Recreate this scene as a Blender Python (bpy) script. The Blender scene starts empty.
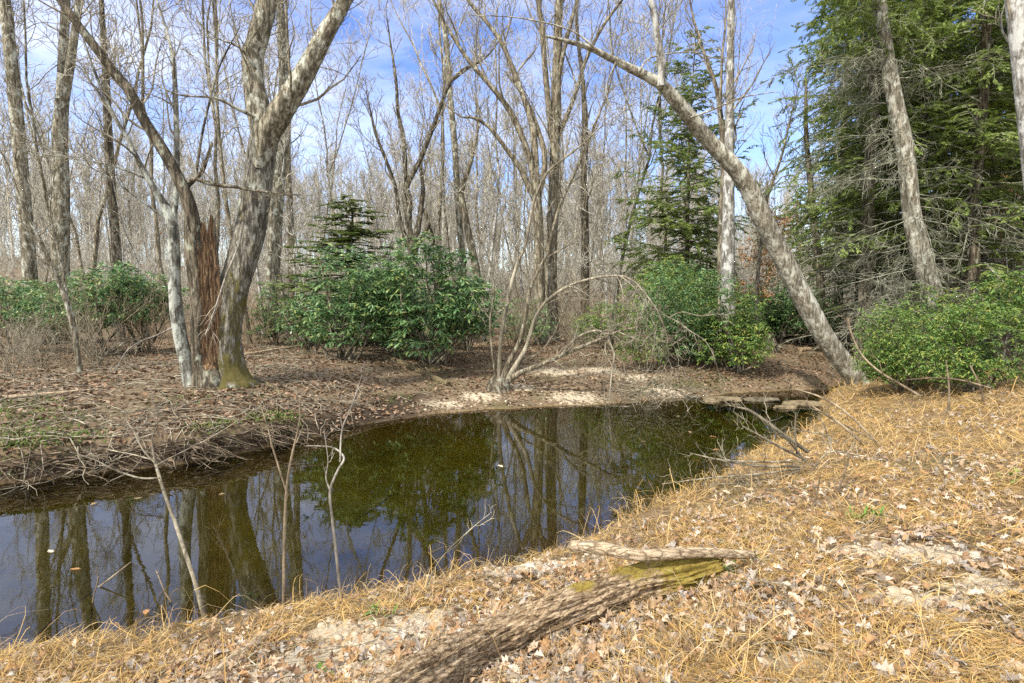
import bpy, math, random
import numpy as np
from math import radians as RAD, pi as PI
SC = bpy.context.scene
COL = SC.collection
rng = np.random.default_rng(7)

# ------------------------------------------------------------------ camera
F = 600.0; CH = 2.2; PITCH = RAD(3.96)
cam = bpy.data.cameras.new('camera'); cam.sensor_width = 36; cam.lens = F/1024*36
cam.clip_start = .05; cam.clip_end = 2000
co = bpy.data.objects.new('camera', cam); COL.objects.link(co)
co.location = (0, 0, CH); co.rotation_euler = (PI/2-PITCH, 0, 0); SC.camera = co
# ------------------------------------------------------------------ light
SUN_AZ = RAD(-138); SUN_EL = RAD(46)
SC.view_settings.view_transform = 'Standard'; SC.view_settings.look = 'None'
SC.view_settings.exposure = 0.68; SC.view_settings.gamma = 1
W = bpy.data.worlds.new('World'); SC.world = W; W.use_nodes = True
nt = W.node_tree; nt.nodes.clear()
def N(nt, t, **k):
    n = nt.nodes.new(t)
    for a, v in k.items():
        if a in n.inputs.keys(): n.inputs[a].default_value = v
        else: setattr(n, a, v)
    return n
sky = N(nt, 'ShaderNodeTexSky', sky_type='NISHITA', sun_disc=False, sun_elevation=SUN_EL, sun_rotation=SUN_AZ)
sky.air_density = 1.0; sky.dust_density = .35; sky.ozone_density = 2.6
tc = N(nt, 'ShaderNodeTexCoord'); mp = N(nt, 'ShaderNodeMapping'); mp.inputs['Scale'].default_value = (1.6, 1.6, 4.2)
mp.inputs['Location'].default_value = (3.1, .4, .2)
cn = N(nt, 'ShaderNodeTexNoise', Scale=1.7, Detail=9, Roughness=.62, Distortion=.5)
cr = N(nt, 'ShaderNodeValToRGB'); cr.color_ramp.elements[0].position = .37; cr.color_ramp.elements[1].position = .88
cr.color_ramp.elements[1].color = (.80, .80, .80, 1)
sx = N(nt, 'ShaderNodeSeparateXYZ'); side = N(nt, 'ShaderNodeMapRange'); side.inputs[1].default_value = .5; side.inputs[2].default_value = .0
side.inputs[3].default_value = .22; side.inputs[4].default_value = 1.0
mul = N(nt, 'ShaderNodeMath', operation='MULTIPLY'); mx = N(nt, 'ShaderNodeMixRGB')
mx.inputs['Color2'].default_value = (9.4, 9.3, 9.2, 1)
hs = N(nt, 'ShaderNodeHueSaturation'); hs.inputs['Saturation'].default_value = 1.18; hs.inputs['Value'].default_value = 1.4; hs.inputs['Hue'].default_value = .52
bg = N(nt, 'ShaderNodeBackground', Strength=.13); wo = N(nt, 'ShaderNodeOutputWorld')
L = nt.links.new
L(tc.outputs['Generated'], mp.inputs[0]); L(mp.outputs[0], cn.inputs['Vector']); L(cn.outputs[0], cr.inputs[0])
L(tc.outputs['Generated'], sx.inputs[0]); L(sx.outputs[0], side.inputs[0])
back = N(nt, 'ShaderNodeMapRange'); back.inputs[1].default_value = .1; back.inputs[2].default_value = -.5; back.inputs[3].default_value = 0; back.inputs[4].default_value = .75  # unseen extra cloud behind the camera, added to whiten the fill light
L(sx.outputs[1], back.inputs[0]); mxx = N(nt, 'ShaderNodeMath', operation='MAXIMUM')
L(cr.outputs[0], mul.inputs[0]); L(side.outputs[0], mul.inputs[1]); upc = N(nt, 'ShaderNodeMapRange'); upc.inputs[1].default_value = .40; upc.inputs[2].default_value = .52; upc.inputs[3].default_value = 0; upc.inputs[4].default_value = 1.1
mu2 = N(nt, 'ShaderNodeMath', operation='MULTIPLY'); ad2 = N(nt, 'ShaderNodeMath', operation='ADD', use_clamp=True); ad2.inputs[1].default_value = .45; L(cr.outputs[0], ad2.inputs[0]); L(sx.outputs[2], upc.inputs[0]); L(ad2.outputs[0], mu2.inputs[0]); L(upc.outputs[0], mu2.inputs[1])
mx3 = N(nt, 'ShaderNodeMath', operation='MAXIMUM'); L(mul.outputs[0], mx3.inputs[0]); L(mu2.outputs[0], mx3.inputs[1]); L(mx3.outputs[0], mxx.inputs[0]); L(back.outputs[0], mxx.inputs[1]); L(mxx.outputs[0], mx.inputs['Fac'])
L(sky.outputs[0], hs.inputs['Color']); L(hs.outputs[0], mx.inputs['Color1']); L(mx.outputs[0], bg.inputs['Color']); L(bg.outputs[0], wo.inputs[0])
sl = bpy.data.lights.new('sun', 'SUN'); sl.energy = 3.7; sl.angle = RAD(2.5); sl.color = (1, .93, .82)
so = bpy.data.objects.new('sun', sl); COL.objects.link(so); so.rotation_euler = (PI/2-SUN_EL, 0, PI-SUN_AZ)
SC.cycles.max_bounces = 6; SC.cycles.diffuse_bounces = 3; SC.cycles.glossy_bounces = 3
SC.cycles.transmission_bounces = 4; SC.cycles.transparent_max_bounces = 8; SC.cycles.use_denoising = False

# ------------------------------------------------------------------ helpers
def ray(px, py):
    u = (px-512)/F; v = (341.5-py)/F
    return np.array([u, math.cos(PITCH)+v*math.sin(PITCH), -math.sin(PITCH)+v*math.cos(PITCH)])
def Pt(px, py, Y):
    d = ray(px, py); return np.array([0, 0, CH])+d*(Y/d[1])
def G(px, py, z=0.):
    d = ray(px, py); return np.array([0, 0, CH])+d*((z-CH)/d[2])
def _h(ix, iy, iz, s):
    n = (ix*73856093) ^ (iy*19349663) ^ (iz*83492791) ^ (s*2654435)
    n = (n ^ (n >> 13))*1274126177 & 0x7fffffff
    return ((n ^ (n >> 16)) & 0xffff)/65535.
def vn(P, s=0):
    P = np.asarray(P, float); i = np.floor(P).astype(np.int64); f = P-i; f = f*f*(3-2*f)
    r = 0
    for a in (0, 1):
        for b in (0, 1):
            for c in (0, 1):
                w = (f[..., 0] if a else 1-f[..., 0])*(f[..., 1] if b else 1-f[..., 1])*(f[..., 2] if c else 1-f[..., 2])
                r = r+w*_h(i[..., 0]+a, i[..., 1]+b, i[..., 2]+c, s)
    return r*2-1
def fbm(P, o=4, s=0):
    P = np.asarray(P, float); r = 0; a = .5
    for k in range(o): r = r+a*vn(P*2**k+17.3*k, s+k); a *= .5
    return r
def v2(x, y, f): return np.stack([x*f, y*f, np.zeros_like(x)+.37], -1)
def ss(x): x = np.clip(x, 0, 1); return x*x*(3-2*x)

# ---- creek outline (world metres) and terrain height
farb = [G(*p)[:2] for p in [(0, 485), (50, 479), (100, 472), (150, 468), (200, 462), (260, 450), (300, 441), (330, 432), (365, 424), (400, 418), (440, 413), (480, 410), (520, 408), (560, 406), (600, 404), (640, 401), (700, 397), (750, 392), (790, 390), (830, 389)]]
nearb = [G(p[0], p[1], .09 if p[0] < 600 else .04)[:2] for p in [(0, 640), (60, 632), (130, 625), (200, 612), (280, 600), (350, 590), (400, 578), (460, 562), (520, 548), (560, 537), (620, 517), (680, 500), (720, 478), (770, 452), (812, 430), (828, 410), (815, 402)]]
FAR = np.array([(-40, 4), (-20, 5), (-11, 6.3)]+farb+[(10.5, 18.2), (15, 20), (26, 22)])
NEAR = np.array([(-40, -6), (-20, -4), (-10, .5), (-6, 2.6)]+nearb+[(8.6, 15.0), (11, 16.6), (15, 18), (26, 19)])
POLY = np.concatenate([FAR, NEAR[::-1]])
def dpl(x, y, A):
    d = np.full(x.shape, 1e9)
    for p, q in zip(A[:-1], A[1:]):
        e = q-p; t = np.clip(((x-p[0])*e[0]+(y-p[1])*e[1])/(e@e), 0, 1)
        d = np.minimum(d, np.hypot(x-p[0]-t*e[0], y-p[1]-t*e[1]))
    return d
def inside(x, y):
    c = np.zeros(x.shape, bool); q = POLY[-1]
    for p in POLY:
        with np.errstate(divide='ignore', invalid='ignore'):
            c ^= ((p[1] > y) != (q[1] > y)) & (x < (q[0]-p[0])*(y-p[1])/(q[1]-p[1]+1e-12)+p[0])
        q = p
    return c
def terr(x, y, full=False):
    x = np.asarray(x, float); y = np.asarray(y, float)
    wx = x+.12*vn(v2(x, y, 1.7), 5)+.05*vn(v2(x, y, 5), 6); wy = y+.12*vn(v2(x, y, 1.9), 8)+.05*vn(v2(x, y, 5.3), 9)
    df = dpl(wx, wy, FAR); dn = dpl(wx, wy, NEAR); ins = inside(wx, wy)
    steep = ss((-2.2-x)/2.)                      # far bank cut steep to the left
    bea = .03+.15*np.minimum(df, 4.2)
    cut = .33*ss(df/.2)+.30*ss(df/3.)+.06
    hf = steep*cut+(1-steep)*bea
    right = ss((x-3)/3); hf = hf+right*(.12*ss(df/.5)+.18*ss((df-.8)/3))
    lip = .08+.18*ss((x-.6)/1.5); hn = lip*ss(dn/.35)+(.74-lip)*ss(dn/3.4)+.02
    w = df**2/(dn**2+df**2+1e-9)
    h = w*hn+(1-w)*hf
    d = np.minimum(df, dn)
    h = h+.05*fbm(v2(x, y, 1.1), 3, 3)*ss(d/1.5)+.035*fbm(v2(x, y, 4.), 3, 11)*ss(d/.5)*np.where(y < 16, 1, .5)
    far = np.maximum(np.hypot(x, y)-24, 0)
    h = h+8.5*ss(far/100.)*(1+.3*vn(v2(x, y, .02), 2))
    dep = -np.minimum(.55, .05+.22*d)-.10*steep*ss(df/.3)
    h = np.where(ins, dep, h)
    return (h, ins, df, dn, w) if full else h
_T = np.concatenate([np.arange(1.2, 16, .03), np.arange(16, 120, .2)])
def hit(px, py):
    d = ray(px, py); d = d/d[1]; h = terr(d[0]*_T, d[1]*_T); z = CH+d[2]*_T
    k = np.argmax(z < h) if (z < h).any() else len(_T)-1
    t = _T[k]; return np.array([d[0]*t, t, float(h[k])])
def gz(x, y): return float(terr(np.array([x]), np.array([y]))[0])

# ---- mesh builders
def mesh_np(name, chunks, mats, smooth=True, attrs=None):
    """chunks: list of (V, F, material index)"""
    vs, ls, lt, mi = [], [], [], []; off = 0
    for c in chunks:
        V, Fc = c[0], c[1]; m = c[2] if len(c) > 2 else 0
        vs.append(np.asarray(V, np.float32)); Fc = np.asarray(Fc, np.int64)
        ls.append((Fc+off).ravel()); lt.append(np.full(len(Fc), Fc.shape[1])); mi.append(np.full(len(Fc), m)); off += len(V)
    V = np.concatenate(vs); Lp = np.concatenate(ls).astype(np.int32); T = np.concatenate(lt).astype(np.int32); M = np.concatenate(mi).astype(np.int32)
    me = bpy.data.meshes.new(name)
    me.vertices.add(len(V)); me.vertices.foreach_set('co', V.ravel())
    me.loops.add(len(Lp)); me.loops.foreach_set('vertex_index', Lp)
    me.polygons.add(len(T)); st = np.zeros(len(T), np.int32); st[1:] = np.cumsum(T)[:-1]
    me.polygons.foreach_set('loop_start', st); me.polygons.foreach_set('loop_total', T)
    me.polygons.foreach_set('material_index', M)
    me.polygons.foreach_set('use_smooth', np.full(len(T), smooth))
    for m in (mats if isinstance(mats, (list, tuple)) else [mats]): me.materials.append(m)
    if attrs:
        for k, a in attrs.items():
            at = me.color_attributes.new(k, 'FLOAT_COLOR', 'POINT'); at.data.foreach_set('color', np.asarray(a, np.float32).ravel())
    me.update(calc_edges=True); return me
def link(name, me, parent=None, loc=None):
    o = bpy.data.objects.new(name, me); COL.objects.link(o)
    if parent is not None: o.parent = parent
    if loc is not None: o.location = tuple(float(c) for c in loc)
    return o
def tag(o, label, cat, group=None, kind=None):
    if label: o['label'] = label
    if cat: o['category'] = cat
    if group: o['group'] = group
    if kind: o['kind'] = kind
    return o
def thing(name, label, cat, loc, group=None, rz=0):
    o = link(name, None, None, loc); o.rotation_euler = (0, 0, rz); o.empty_display_size = .2
    return tag(o, label, cat, group)
def copy_tree(o, loc, rz, s, label=None, group=None, tilt=(0, 0)):
    c = o.copy(); COL.objects.link(c); c.location = tuple(float(q) for q in loc); c.rotation_euler = (tilt[0], tilt[1], rz); c.scale = (s[0], s[1], s[2])
    if label: c['label'] = label
    if group: c['group'] = group
    for ch in list(o.children):
        d = ch.copy(); COL.objects.link(d); d.parent = c
    return c
def tubes(polys, S=3):
    """polys: list of (pts Nx3, radii N) -> chunks"""
    by = {}
    for p, r in polys: by.setdefault(len(p), []).append((p, r))
    out = []
    for n, l in by.items():
        P = np.array([a for a, _ in l], float); R = np.array([b for _, b in l], float)
        T = np.gradient(P, axis=1); T /= np.linalg.norm(T, axis=2, keepdims=True)+1e-9
        m = T.mean(1); ref = np.where(np.abs(m[:, 2:3]) < .8, [[0, 0, 1.]], [[1., .1, 0]])[:, None, :]
        n1 = np.cross(T, np.broadcast_to(ref, T.shape)); n1 /= np.linalg.norm(n1, axis=2, keepdims=True)+1e-9
        n2 = np.cross(T, n1); a = np.arange(S)*2*PI/S
        V = P[:, :, None]+R[:, :, None, None]*(np.cos(a)[:, None]*n1[:, :, None]+np.sin(a)[:, None]*n2[:, :, None])
        B = len(l); b = np.arange(B)[:, None, None]*n*S; i = np.arange(n-1)[None, :, None]*S; s = np.arange(S)[None, None]
        s2 = (s+1) % S
        f = np.stack([b+i+s, b+i+s2, b+i+S+s2, b+i+S+s], -1).reshape(-1, 4)
        out.append((V.reshape(-1, 3), f))
    return out
def catmull(P, n):
    P = np.asarray(P, float)
    if len(P) < 3:
        t = np.linspace(0, 1, n)[:, None]; return P[0]*(1-t)+P[-1]*t
    Q = np.vstack([2*P[0]-P[1], P, 2*P[-1]-P[-2]]); m = len(P)-1; out = []
    for t in np.linspace(0, m-1e-6, n):
        k = int(t); u = t-k; a, b, c, d = Q[k:k+4]
        out.append(.5*(2*b+(c-a)*u+(2*a-5*b+4*c-d)*u*u+(3*b-a-3*c+d)*u**3))
    return np.array(out)
def unit(v): return v/(np.linalg.norm(v)+1e-9)
def grow(out, pts, rad, n, length, ang, up, levels, r, tmin=.3, sub=(4, 4), wob=.12, rmin=.004, shrink=.5, hang=0.):
    """recursive side branches along a polyline; out[level] collects polylines"""
    N_ = len(pts)
    for i in range(n):
        t = tmin+(1-tmin)*((i+r.random())/n); q = t*(N_-1); k = min(int(q), N_-2); u = q-k
        p = pts[k]*(1-u)+pts[k+1]*u; rr = rad[k]*(1-u)+rad[k+1]*u
        tan = unit(pts[k+1]-pts[k]); pe = unit(np.cross(tan, r.normal(size=3)))
        a = ang*(.7+.6*r.random()); d = unit(math.cos(a)*tan+math.sin(a)*pe+np.array([0, 0, up*r.random()]))
        Ln = length*(.45+.75*r.random())*(1.15-.6*(t-tmin)/(1-tmin+1e-6))
        m = (7, 6, 4, 4)[min(len(out)-levels, 3)]
        q2 = [p]; dd = d
        for j in range(m-1):
            dd = unit(dd+r.normal(size=3)*wob*1.6+np.array([0, 0, up*.22-hang*.3])); q2.append(q2[-1]+dd*Ln/(m-1))
        q2 = np.array(q2); r0 = max(min(rr*.55, Ln*.016+.002), rmin*1.25); ra = np.linspace(r0, max(r0*.25, rmin), m)
        out[len(out)-levels].append((q2, ra))
        if levels > 1: grow(out, q2, ra, sub[0], length*shrink, ang*1.05, up*.8, levels-1, r, .2, sub[1:]+(3,), wob, rmin, shrink, hang)
def rot(yaw, pitch, roll):
    cy, sy, cp, sp, cr_, sr = np.cos(yaw), np.sin(yaw), np.cos(pitch), np.sin(pitch), np.cos(roll), np.sin(roll)
    R = np.empty(yaw.shape+(3, 3))
    R[..., 0, 0] = cy*cp; R[..., 0, 1] = cy*sp*sr-sy*cr_; R[..., 0, 2] = cy*sp*cr_+sy*sr
    R[..., 1, 0] = sy*cp; R[..., 1, 1] = sy*sp*sr+cy*cr_; R[..., 1, 2] = sy*sp*cr_-cy*sr
    R[..., 2, 0] = -sp; R[..., 2, 1] = cp*sr; R[..., 2, 2] = cp*cr_
    return R
def frames(X, Z):
    """matrices whose x axis is X and z axis near Z"""
    X = X/(np.linalg.norm(X, axis=-1, keepdims=True)+1e-9); Y = np.cross(Z, X); Y /= np.linalg.norm(Y, axis=-1, keepdims=True)+1e-9
    return np.stack([X, Y, np.cross(X, Y)], -1)
def scat(V, Fc, pos, R, s):
    n = len(pos); W_ = np.einsum('nij,nkj->nki', R, V[None]*np.asarray(s).reshape(n, -1)[:, None, :])+pos[:, None]
    return (W_.reshape(-1, 3), (Fc[None]+np.arange(n)[:, None, None]*len(V)).reshape(-1, Fc.shape[1]))

# ------------------------------------------------------------------ materials
def newmat(name):
    m = bpy.data.materials.new(name); m.use_nodes = True; nt = m.node_tree; nt.nodes.clear()
    o = nt.nodes.new('ShaderNodeOutputMaterial'); b = nt.nodes.new('ShaderNodeBsdfPrincipled'); nt.links.new(b.outputs[0], o.inputs[0])
    b.inputs['Roughness'].default_value = .85; b.inputs['Specular IOR Level'].default_value = .25
    return m, nt, b, o
def ramp(nt, src, stops):
    r = nt.nodes.new('ShaderNodeValToRGB'); e = r.color_ramp.elements
    while len(e) < len(stops): e.new(.5)
    for k, (p, c) in enumerate(stops): e[k].position = p; e[k].color = tuple(c)+(1,)
    nt.links.new(src, r.inputs[0]); return r.outputs[0]
def noise(nt, vec, scale, detail=5, rough=.6, dist=0):
    n = N(nt, 'ShaderNodeTexNoise', Scale=scale, Detail=detail, Roughness=rough, Distortion=dist)
    if vec is not None: nt.links.new(vec, n.inputs['Vector'])
    return n.outputs[0]
def noise_c(nt, vec, scale):
    n = N(nt, 'ShaderNodeTexNoise', Scale=scale, Detail=3); nt.links.new(vec, n.inputs['Vector']); m = nt.nodes.new('ShaderNodeVectorMath'); m.operation = 'SCALE'; m.inputs['Scale'].default_value = 8; nt.links.new(n.outputs['Color'], m.inputs[0]); return m.outputs[0]
def mapc(nt, scale, kind='Object'):
    t = nt.nodes.new('ShaderNodeTexCoord'); m = nt.nodes.new('ShaderNodeMapping'); m.inputs['Scale'].default_value = scale
    nt.links.new(t.outputs[kind], m.inputs[0]); return m.outputs[0]
def mixc(nt, fac, a, b, mode='MIX'):
    m = nt.nodes.new('ShaderNodeMixRGB'); m.blend_type = mode
    for s, i in ((fac, 0), (a, 1), (b, 2)):
        if isinstance(s, (int, float)): m.inputs[i].default_value = s
        elif isinstance(s, tuple): m.inputs[i].default_value = s+(1,)
        else: nt.links.new(s, m.inputs[i])
    return m.outputs[0]
def bump(nt, b, h, st, dist):
    n = nt.nodes.new('ShaderNodeBump'); n.inputs['Strength'].default_value = st; n.inputs['Distance'].default_value = dist
    nt.links.new(h, n.inputs['Height']); nt.links.new(n.outputs[0], b.inputs['Normal'])
def bark(name, dark, light, lichen=None, lamt=.55, moss=None, mossh=1.6, furrow=9, st=.7):
    m, nt, b, o = newmat(name)
    v = mapc(nt, (furrow, furrow, furrow*.16)); n1 = noise(nt, v, 1.6, 6, .65, .6)
    c = ramp(nt, n1, [(.36, tuple(a*.7 for a in dark)), (.46, dark), (.54, tuple((a+q)/2 for a, q in zip(dark, light))), (.62, light)])
    vk = N(nt, 'ShaderNodeTexVoronoi', Scale=1.0, feature='DISTANCE_TO_EDGE'); dv = mixc(nt, .12, mapc(nt, (furrow*2.6, furrow*2.6, furrow*.5)), noise_c(nt, mapc(nt, (furrow*2, furrow*2, furrow)), 1.2))
    nt.links.new(dv, vk.inputs['Vector']); ck = ramp(nt, vk.outputs['Distance'], [(.0, (.42, .40, .37)), (.16, (1, 1, 1))]); c = mixc(nt, .8, c, ck, 'MULTIPLY')
    nf = noise(nt, mapc(nt, (60, 60, 26)), 1.5, 4, .75); c = mixc(nt, .75, c, ramp(nt, nf, [(.35, (.62, .6, .57)), (.62, (1.25, 1.25, 1.25))]), 'MULTIPLY')
    if lichen:
        n2 = noise(nt, mapc(nt, (5, 5, 3)), 1.3, 7, .7)
        f = ramp(nt, n2, [(lamt-.05, (0, 0, 0)), (lamt+.05, (1, 1, 1))]); c = mixc(nt, f, c, lichen)
    if moss:
        n3 = noise(nt, mapc(nt, (3, 3, 1.2)), 1.5, 6, .7); z = nt.nodes.new('ShaderNodeTexCoord'); s = nt.nodes.new('ShaderNodeSeparateXYZ'); nt.links.new(z.outputs['Object'], s.inputs[0])
        mr = N(nt, 'ShaderNodeMapRange'); mr.inputs[1].default_value = 0; mr.inputs[2].default_value = mossh; mr.inputs[3].default_value = .17; mr.inputs[4].default_value = -.04
        nt.links.new(s.outputs[2], mr.inputs[0]); ad = N(nt, 'ShaderNodeMath', operation='ADD'); nt.links.new(n3, ad.inputs[0]); nt.links.new(mr.outputs[0], ad.inputs[1])
        f = ramp(nt, ad.outputs[0], [(.56, (0, 0, 0)), (.68, (1, 1, 1))]); c = mixc(nt, f, c, moss)
    nt.links.new(c, b.inputs['Base Color']); bump(nt, b, n1, st, .03); b.inputs['Roughness'].default_value = .9
    return m
def leafmat(name, cols, tr=.25, rough=.55, spec=.3, var=.35):
    m, nt, b, o = newmat(name)
    g = nt.nodes.new('ShaderNodeNewGeometry'); c = ramp(nt, g.outputs['Random Per Island'], [(i/(len(cols)-1) if len(cols) > 1 else 0, q) for i, q in enumerate(cols)])
    nt.links.new(c, b.inputs['Base Color']); b.inputs['Roughness'].default_value = rough; b.inputs['Specular IOR Level'].default_value = spec
    if tr:
        t = nt.nodes.new('ShaderNodeBsdfTranslucent'); nt.links.new(c, t.inputs[0]); x = nt.nodes.new('ShaderNodeMixShader'); x.inputs[0].default_value = tr
        nt.links.new(b.outputs[0], x.inputs[1]); nt.links.new(t.outputs[0], x.inputs[2]); nt.links.new(x.outputs[0], o.inputs[0])
    return m
M = {}
M['bark_grey'] = bark('bark_grey', (.12, .105, .07), (.38, .345, .255), (.44, .45, .37), .56)
M['bark_warm'] = bark('bark_warm', (.12, .10, .066), (.37, .33, .235), (.42, .42, .33), .6)
M['bark_dark'] = bark('bark_dark', (.06, .05, .033), (.24, .205, .145), (.32, .33, .25), .6)
M['bark_pale'] = bark('bark_pale', (.17, .16, .135), (.40, .39, .35), (.5, .5, .46), .53)
M['bark_moss'] = bark('bark_moss', (.10, .09, .07), (.36, .34, .28), (.36, .38, .31), .6, (.10, .085, .025), 4.2, 11, 1)
M['bark_birch'] = bark('bark_birch', (.11, .105, .085), (.33, .33, .28), (.42, .44, .38), .52, furrow=14)
M['bark_pine'] = bark('bark_pine', (.19, .17, .125), (.44, .41, .32), (.50, .50, .41), .55)
M['twig'] = bark('twig_grey', (.22, .195, .14), (.45, .41, .305), None, furrow=3, st=.2)
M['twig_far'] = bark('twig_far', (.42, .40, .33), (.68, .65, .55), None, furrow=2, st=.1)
M['twig_white'] = bark('twig_white', (.22, .20, .165), (.46, .43, .37), None, furrow=5, st=.3)
M['twig_pine'] = bark('twig_pine', (.2, .2, .145), (.44, .45, .34), None, furrow=3, st=.2)
M['brush'] = bark('brush_tan', (.18, .14, .09), (.42, .34, .23), None, furrow=3, st=.2)
M['rhodo'] = leafmat('rhododendron_leaf', [(.045, .105, .035), (.08, .175, .06), (.13, .25, .09), (.2, .34, .13), (.36, .4, .12)], .3, .35, .5)
M['laurel'] = leafmat('laurel_leaf', [(.05, .11, .025), (.09, .18, .035), (.14, .26, .05), (.22, .33, .07), (.40, .40, .09)], .25, .42, .45)
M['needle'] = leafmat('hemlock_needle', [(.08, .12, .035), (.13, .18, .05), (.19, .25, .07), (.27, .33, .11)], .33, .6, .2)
M['needle_lit'] = leafmat('lit_needle', [(.11, .16, .04), (.17, .24, .055), (.24, .33, .075), (.34, .41, .11)], .36, .6, .2)  # sunlit copy of the needle colours, brightness painted in for front evergreens
M['litter'] = leafmat('leaf_litter', [(.07, .04, .022), (.20, .115, .06), (.29, .185, .105), (.16, .105, .07), (.40, .29, .19), (.25, .2, .145), (.10, .06, .035)], .1, .7, .25)
M['litter_near'] = leafmat('leaf_litter_near', [(.34, .19, .09), (.5, .38, .25), (.40, .23, .1), (.3, .25, .2), (.66, .54, .40), (.44, .41, .36), (.16, .10, .06), (.48, .28, .12)], .15, .6, .3)
M['straw'] = leafmat('dry_straw', [(.26, .15, .045), (.56, .355, .11), (.70, .49, .18), (.44, .265, .08), (.76, .59, .30), (.16, .095, .035), (.52, .40, .22)], .25, .55, .3)
M['green'] = leafmat('green_sprout', [(.1, .2, .03), (.16, .3, .05), (.22, .36, .08)], .3, .5, .3)
M['moss_low'] = leafmat('bank_greens', [(.07, .1, .025), (.12, .17, .04), (.17, .2, .06)], .2, .7, .2)
M['orange'] = leafmat('beech_leaf', [(.34, .16, .06), (.48, .26, .11), (.56, .36, .18)], .35, .6, .2)
M['tanleaf'] = leafmat('clinging_leaf', [(.3, .22, .12), (.42, .32, .18), (.36, .2, .08)], .3, .6, .2)

def ground_mat():
    m, nt, b, o = newmat('forest_soil')
    a = nt.nodes.new('ShaderNodeVertexColor'); a.layer_name = 'mask'; s = nt.nodes.new('ShaderNodeSeparateColor'); nt.links.new(a.outputs[0], s.inputs[0])
    v = mapc(nt, (1, 1, 1)); n1 = noise(nt, v, 14, 8, .72); n2 = noise(nt, v, 1.3, 5, .6); n3 = noise(nt, v, 130, 4, .75)
    lit = ramp(nt, n1, [(.3, (.06, .042, .022)), (.45, (.14, .10, .055)), (.56, (.23, .17, .10)), (.72, (.36, .28, .18))])
    vo = N(nt, 'ShaderNodeTexVoronoi', Scale=22); nt.links.new(v, vo.inputs['Vector'])
    lit2 = ramp(nt, vo.outputs['Color'], [(.1, (.09, .06, .035)), (.5, (.2, .14, .085)), (.9, (.32, .25, .165))]); lit = mixc(nt, .5, lit, lit2)
    st = ramp(nt, n1, [(.3, (.08, .05, .025)), (.5, (.22, .15, .075)), (.7, (.42, .31, .17))])
    c = mixc(nt, s.outputs[0], lit, st)
    gf = ramp(nt, n2, [(.5, (0, 0, 0)), (.62, (.55, .55, .55))]); c = mixc(nt, gf, c, (.10, .095, .04))
    sand = ramp(nt, n3, [(.3, (.36, .29, .19)), (.5, (.58, .49, .34)), (.7, (.78, .69, .52))])
    sm = N(nt, 'ShaderNodeMath', operation='ADD'); n4 = noise(nt, v, 13, 6, .7); nt.links.new(s.outputs[1], sm.inputs[0]); nt.links.new(n4, sm.inputs[1])
    sf = ramp(nt, sm.outputs[0], [(.90, (0, 0, 0)), (1.12, (.95, .95, .95))]); c = mixc(nt, sf, c, sand)
    # bed of the creek: shallow sandy brown to dark olive silt
    bed = ramp(nt, n2, [(.35, (.16, .13, .022)), (.65, (.32, .26, .05))])
    shal = ramp(nt, n1, [(.35, (.15, .095, .03)), (.65, (.34, .23, .09))])
    bc = mixc(nt, a.outputs['Alpha'], shal, bed)
    c = mixc(nt, s.outputs[2], c, bc)
    aw = nt.nodes.new('ShaderNodeVertexColor'); aw.layer_name = 'wet_shade'; c = mixc(nt, aw.outputs[0], c, ramp(nt, n1, [(.3, (.015, .010, .006)), (.6, (.06, .042, .025))]))  # near-black soil: damp waterline plus the undercut's shade as colour
    nt.links.new(c, b.inputs['Base Color']); bump(nt, b, n1, .9, .05); b.inputs['Roughness'].default_value = .95
    return m
M['ground'] = ground_mat()
def water_mat():
    m, nt, b, o = newmat('creek_water'); nt.nodes.remove(b)
    g = nt.nodes.new('ShaderNodeBsdfGlossy'); g.inputs['Roughness'].default_value = .02
    t = nt.nodes.new('ShaderNodeBsdfTransparent'); t.inputs[0].default_value = (.88, .86, .45, 1)
    f = nt.nodes.new('ShaderNodeFresnel'); f.inputs[0].default_value = 1.95
    x = nt.nodes.new('ShaderNodeMixShader'); nt.links.new(f.outputs[0], x.inputs[0]); nt.links.new(t.outputs[0], x.inputs[1]); nt.links.new(g.outputs[0], x.inputs[2]); nt.links.new(x.outputs[0], o.inputs[0])
    bp = nt.nodes.new('ShaderNodeBump'); bp.inputs['Strength'].default_value = .025; bp.inputs['Distance'].default_value = .02
    nt.links.new(noise(nt, mapc(nt, (2.2, 5, 1)), 1.2, 3, .5), bp.inputs['Height']); nt.links.new(bp.outputs[0], g.inputs['Normal']); nt.links.new(bp.outputs[0], f.inputs['Normal'])
    return m
M['water'] = water_mat()
def wood(name, cols, moss=None, ns=.6):
    m, nt, b, o = newmat(name)
    v = mapc(nt, (1, 1, 1), 'UV') ; n1 = noise(nt, v, ns, 8, .7, .3)
    c = ramp(nt, n1, [(.34, cols[0]), (.5, cols[1]), (.66, cols[2])])
    if moss:
        a = nt.nodes.new('ShaderNodeVertexColor'); a.layer_name = 'mask'; s = nt.nodes.new('ShaderNodeSeparateColor'); nt.links.new(a.outputs[0], s.inputs[0])
        mc = ramp(nt, noise(nt, mapc(nt, (9, 9, 9)), 2.5, 5, .7), [(.35, (.16, .12, .02)), (.55, (.34, .25, .035)), (.72, (.26, .30, .05))])
        ad = N(nt, 'ShaderNodeMath', operation='ADD'); nt.links.new(s.outputs[0], ad.inputs[0]); nt.links.new(noise(nt, mapc(nt, (12, 12, 12)), 1.5, 5, .7), ad.inputs[1])
        c = mixc(nt, ramp(nt, ad.outputs[0], [(.92, (0, 0, 0)), (1.02, (1, 1, 1))]), c, mc)
    nt.links.new(c, b.inputs['Base Color']); bump(nt, b, n1, .8, .012); b.inputs['Roughness'].default_value = .9
    return m

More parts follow.
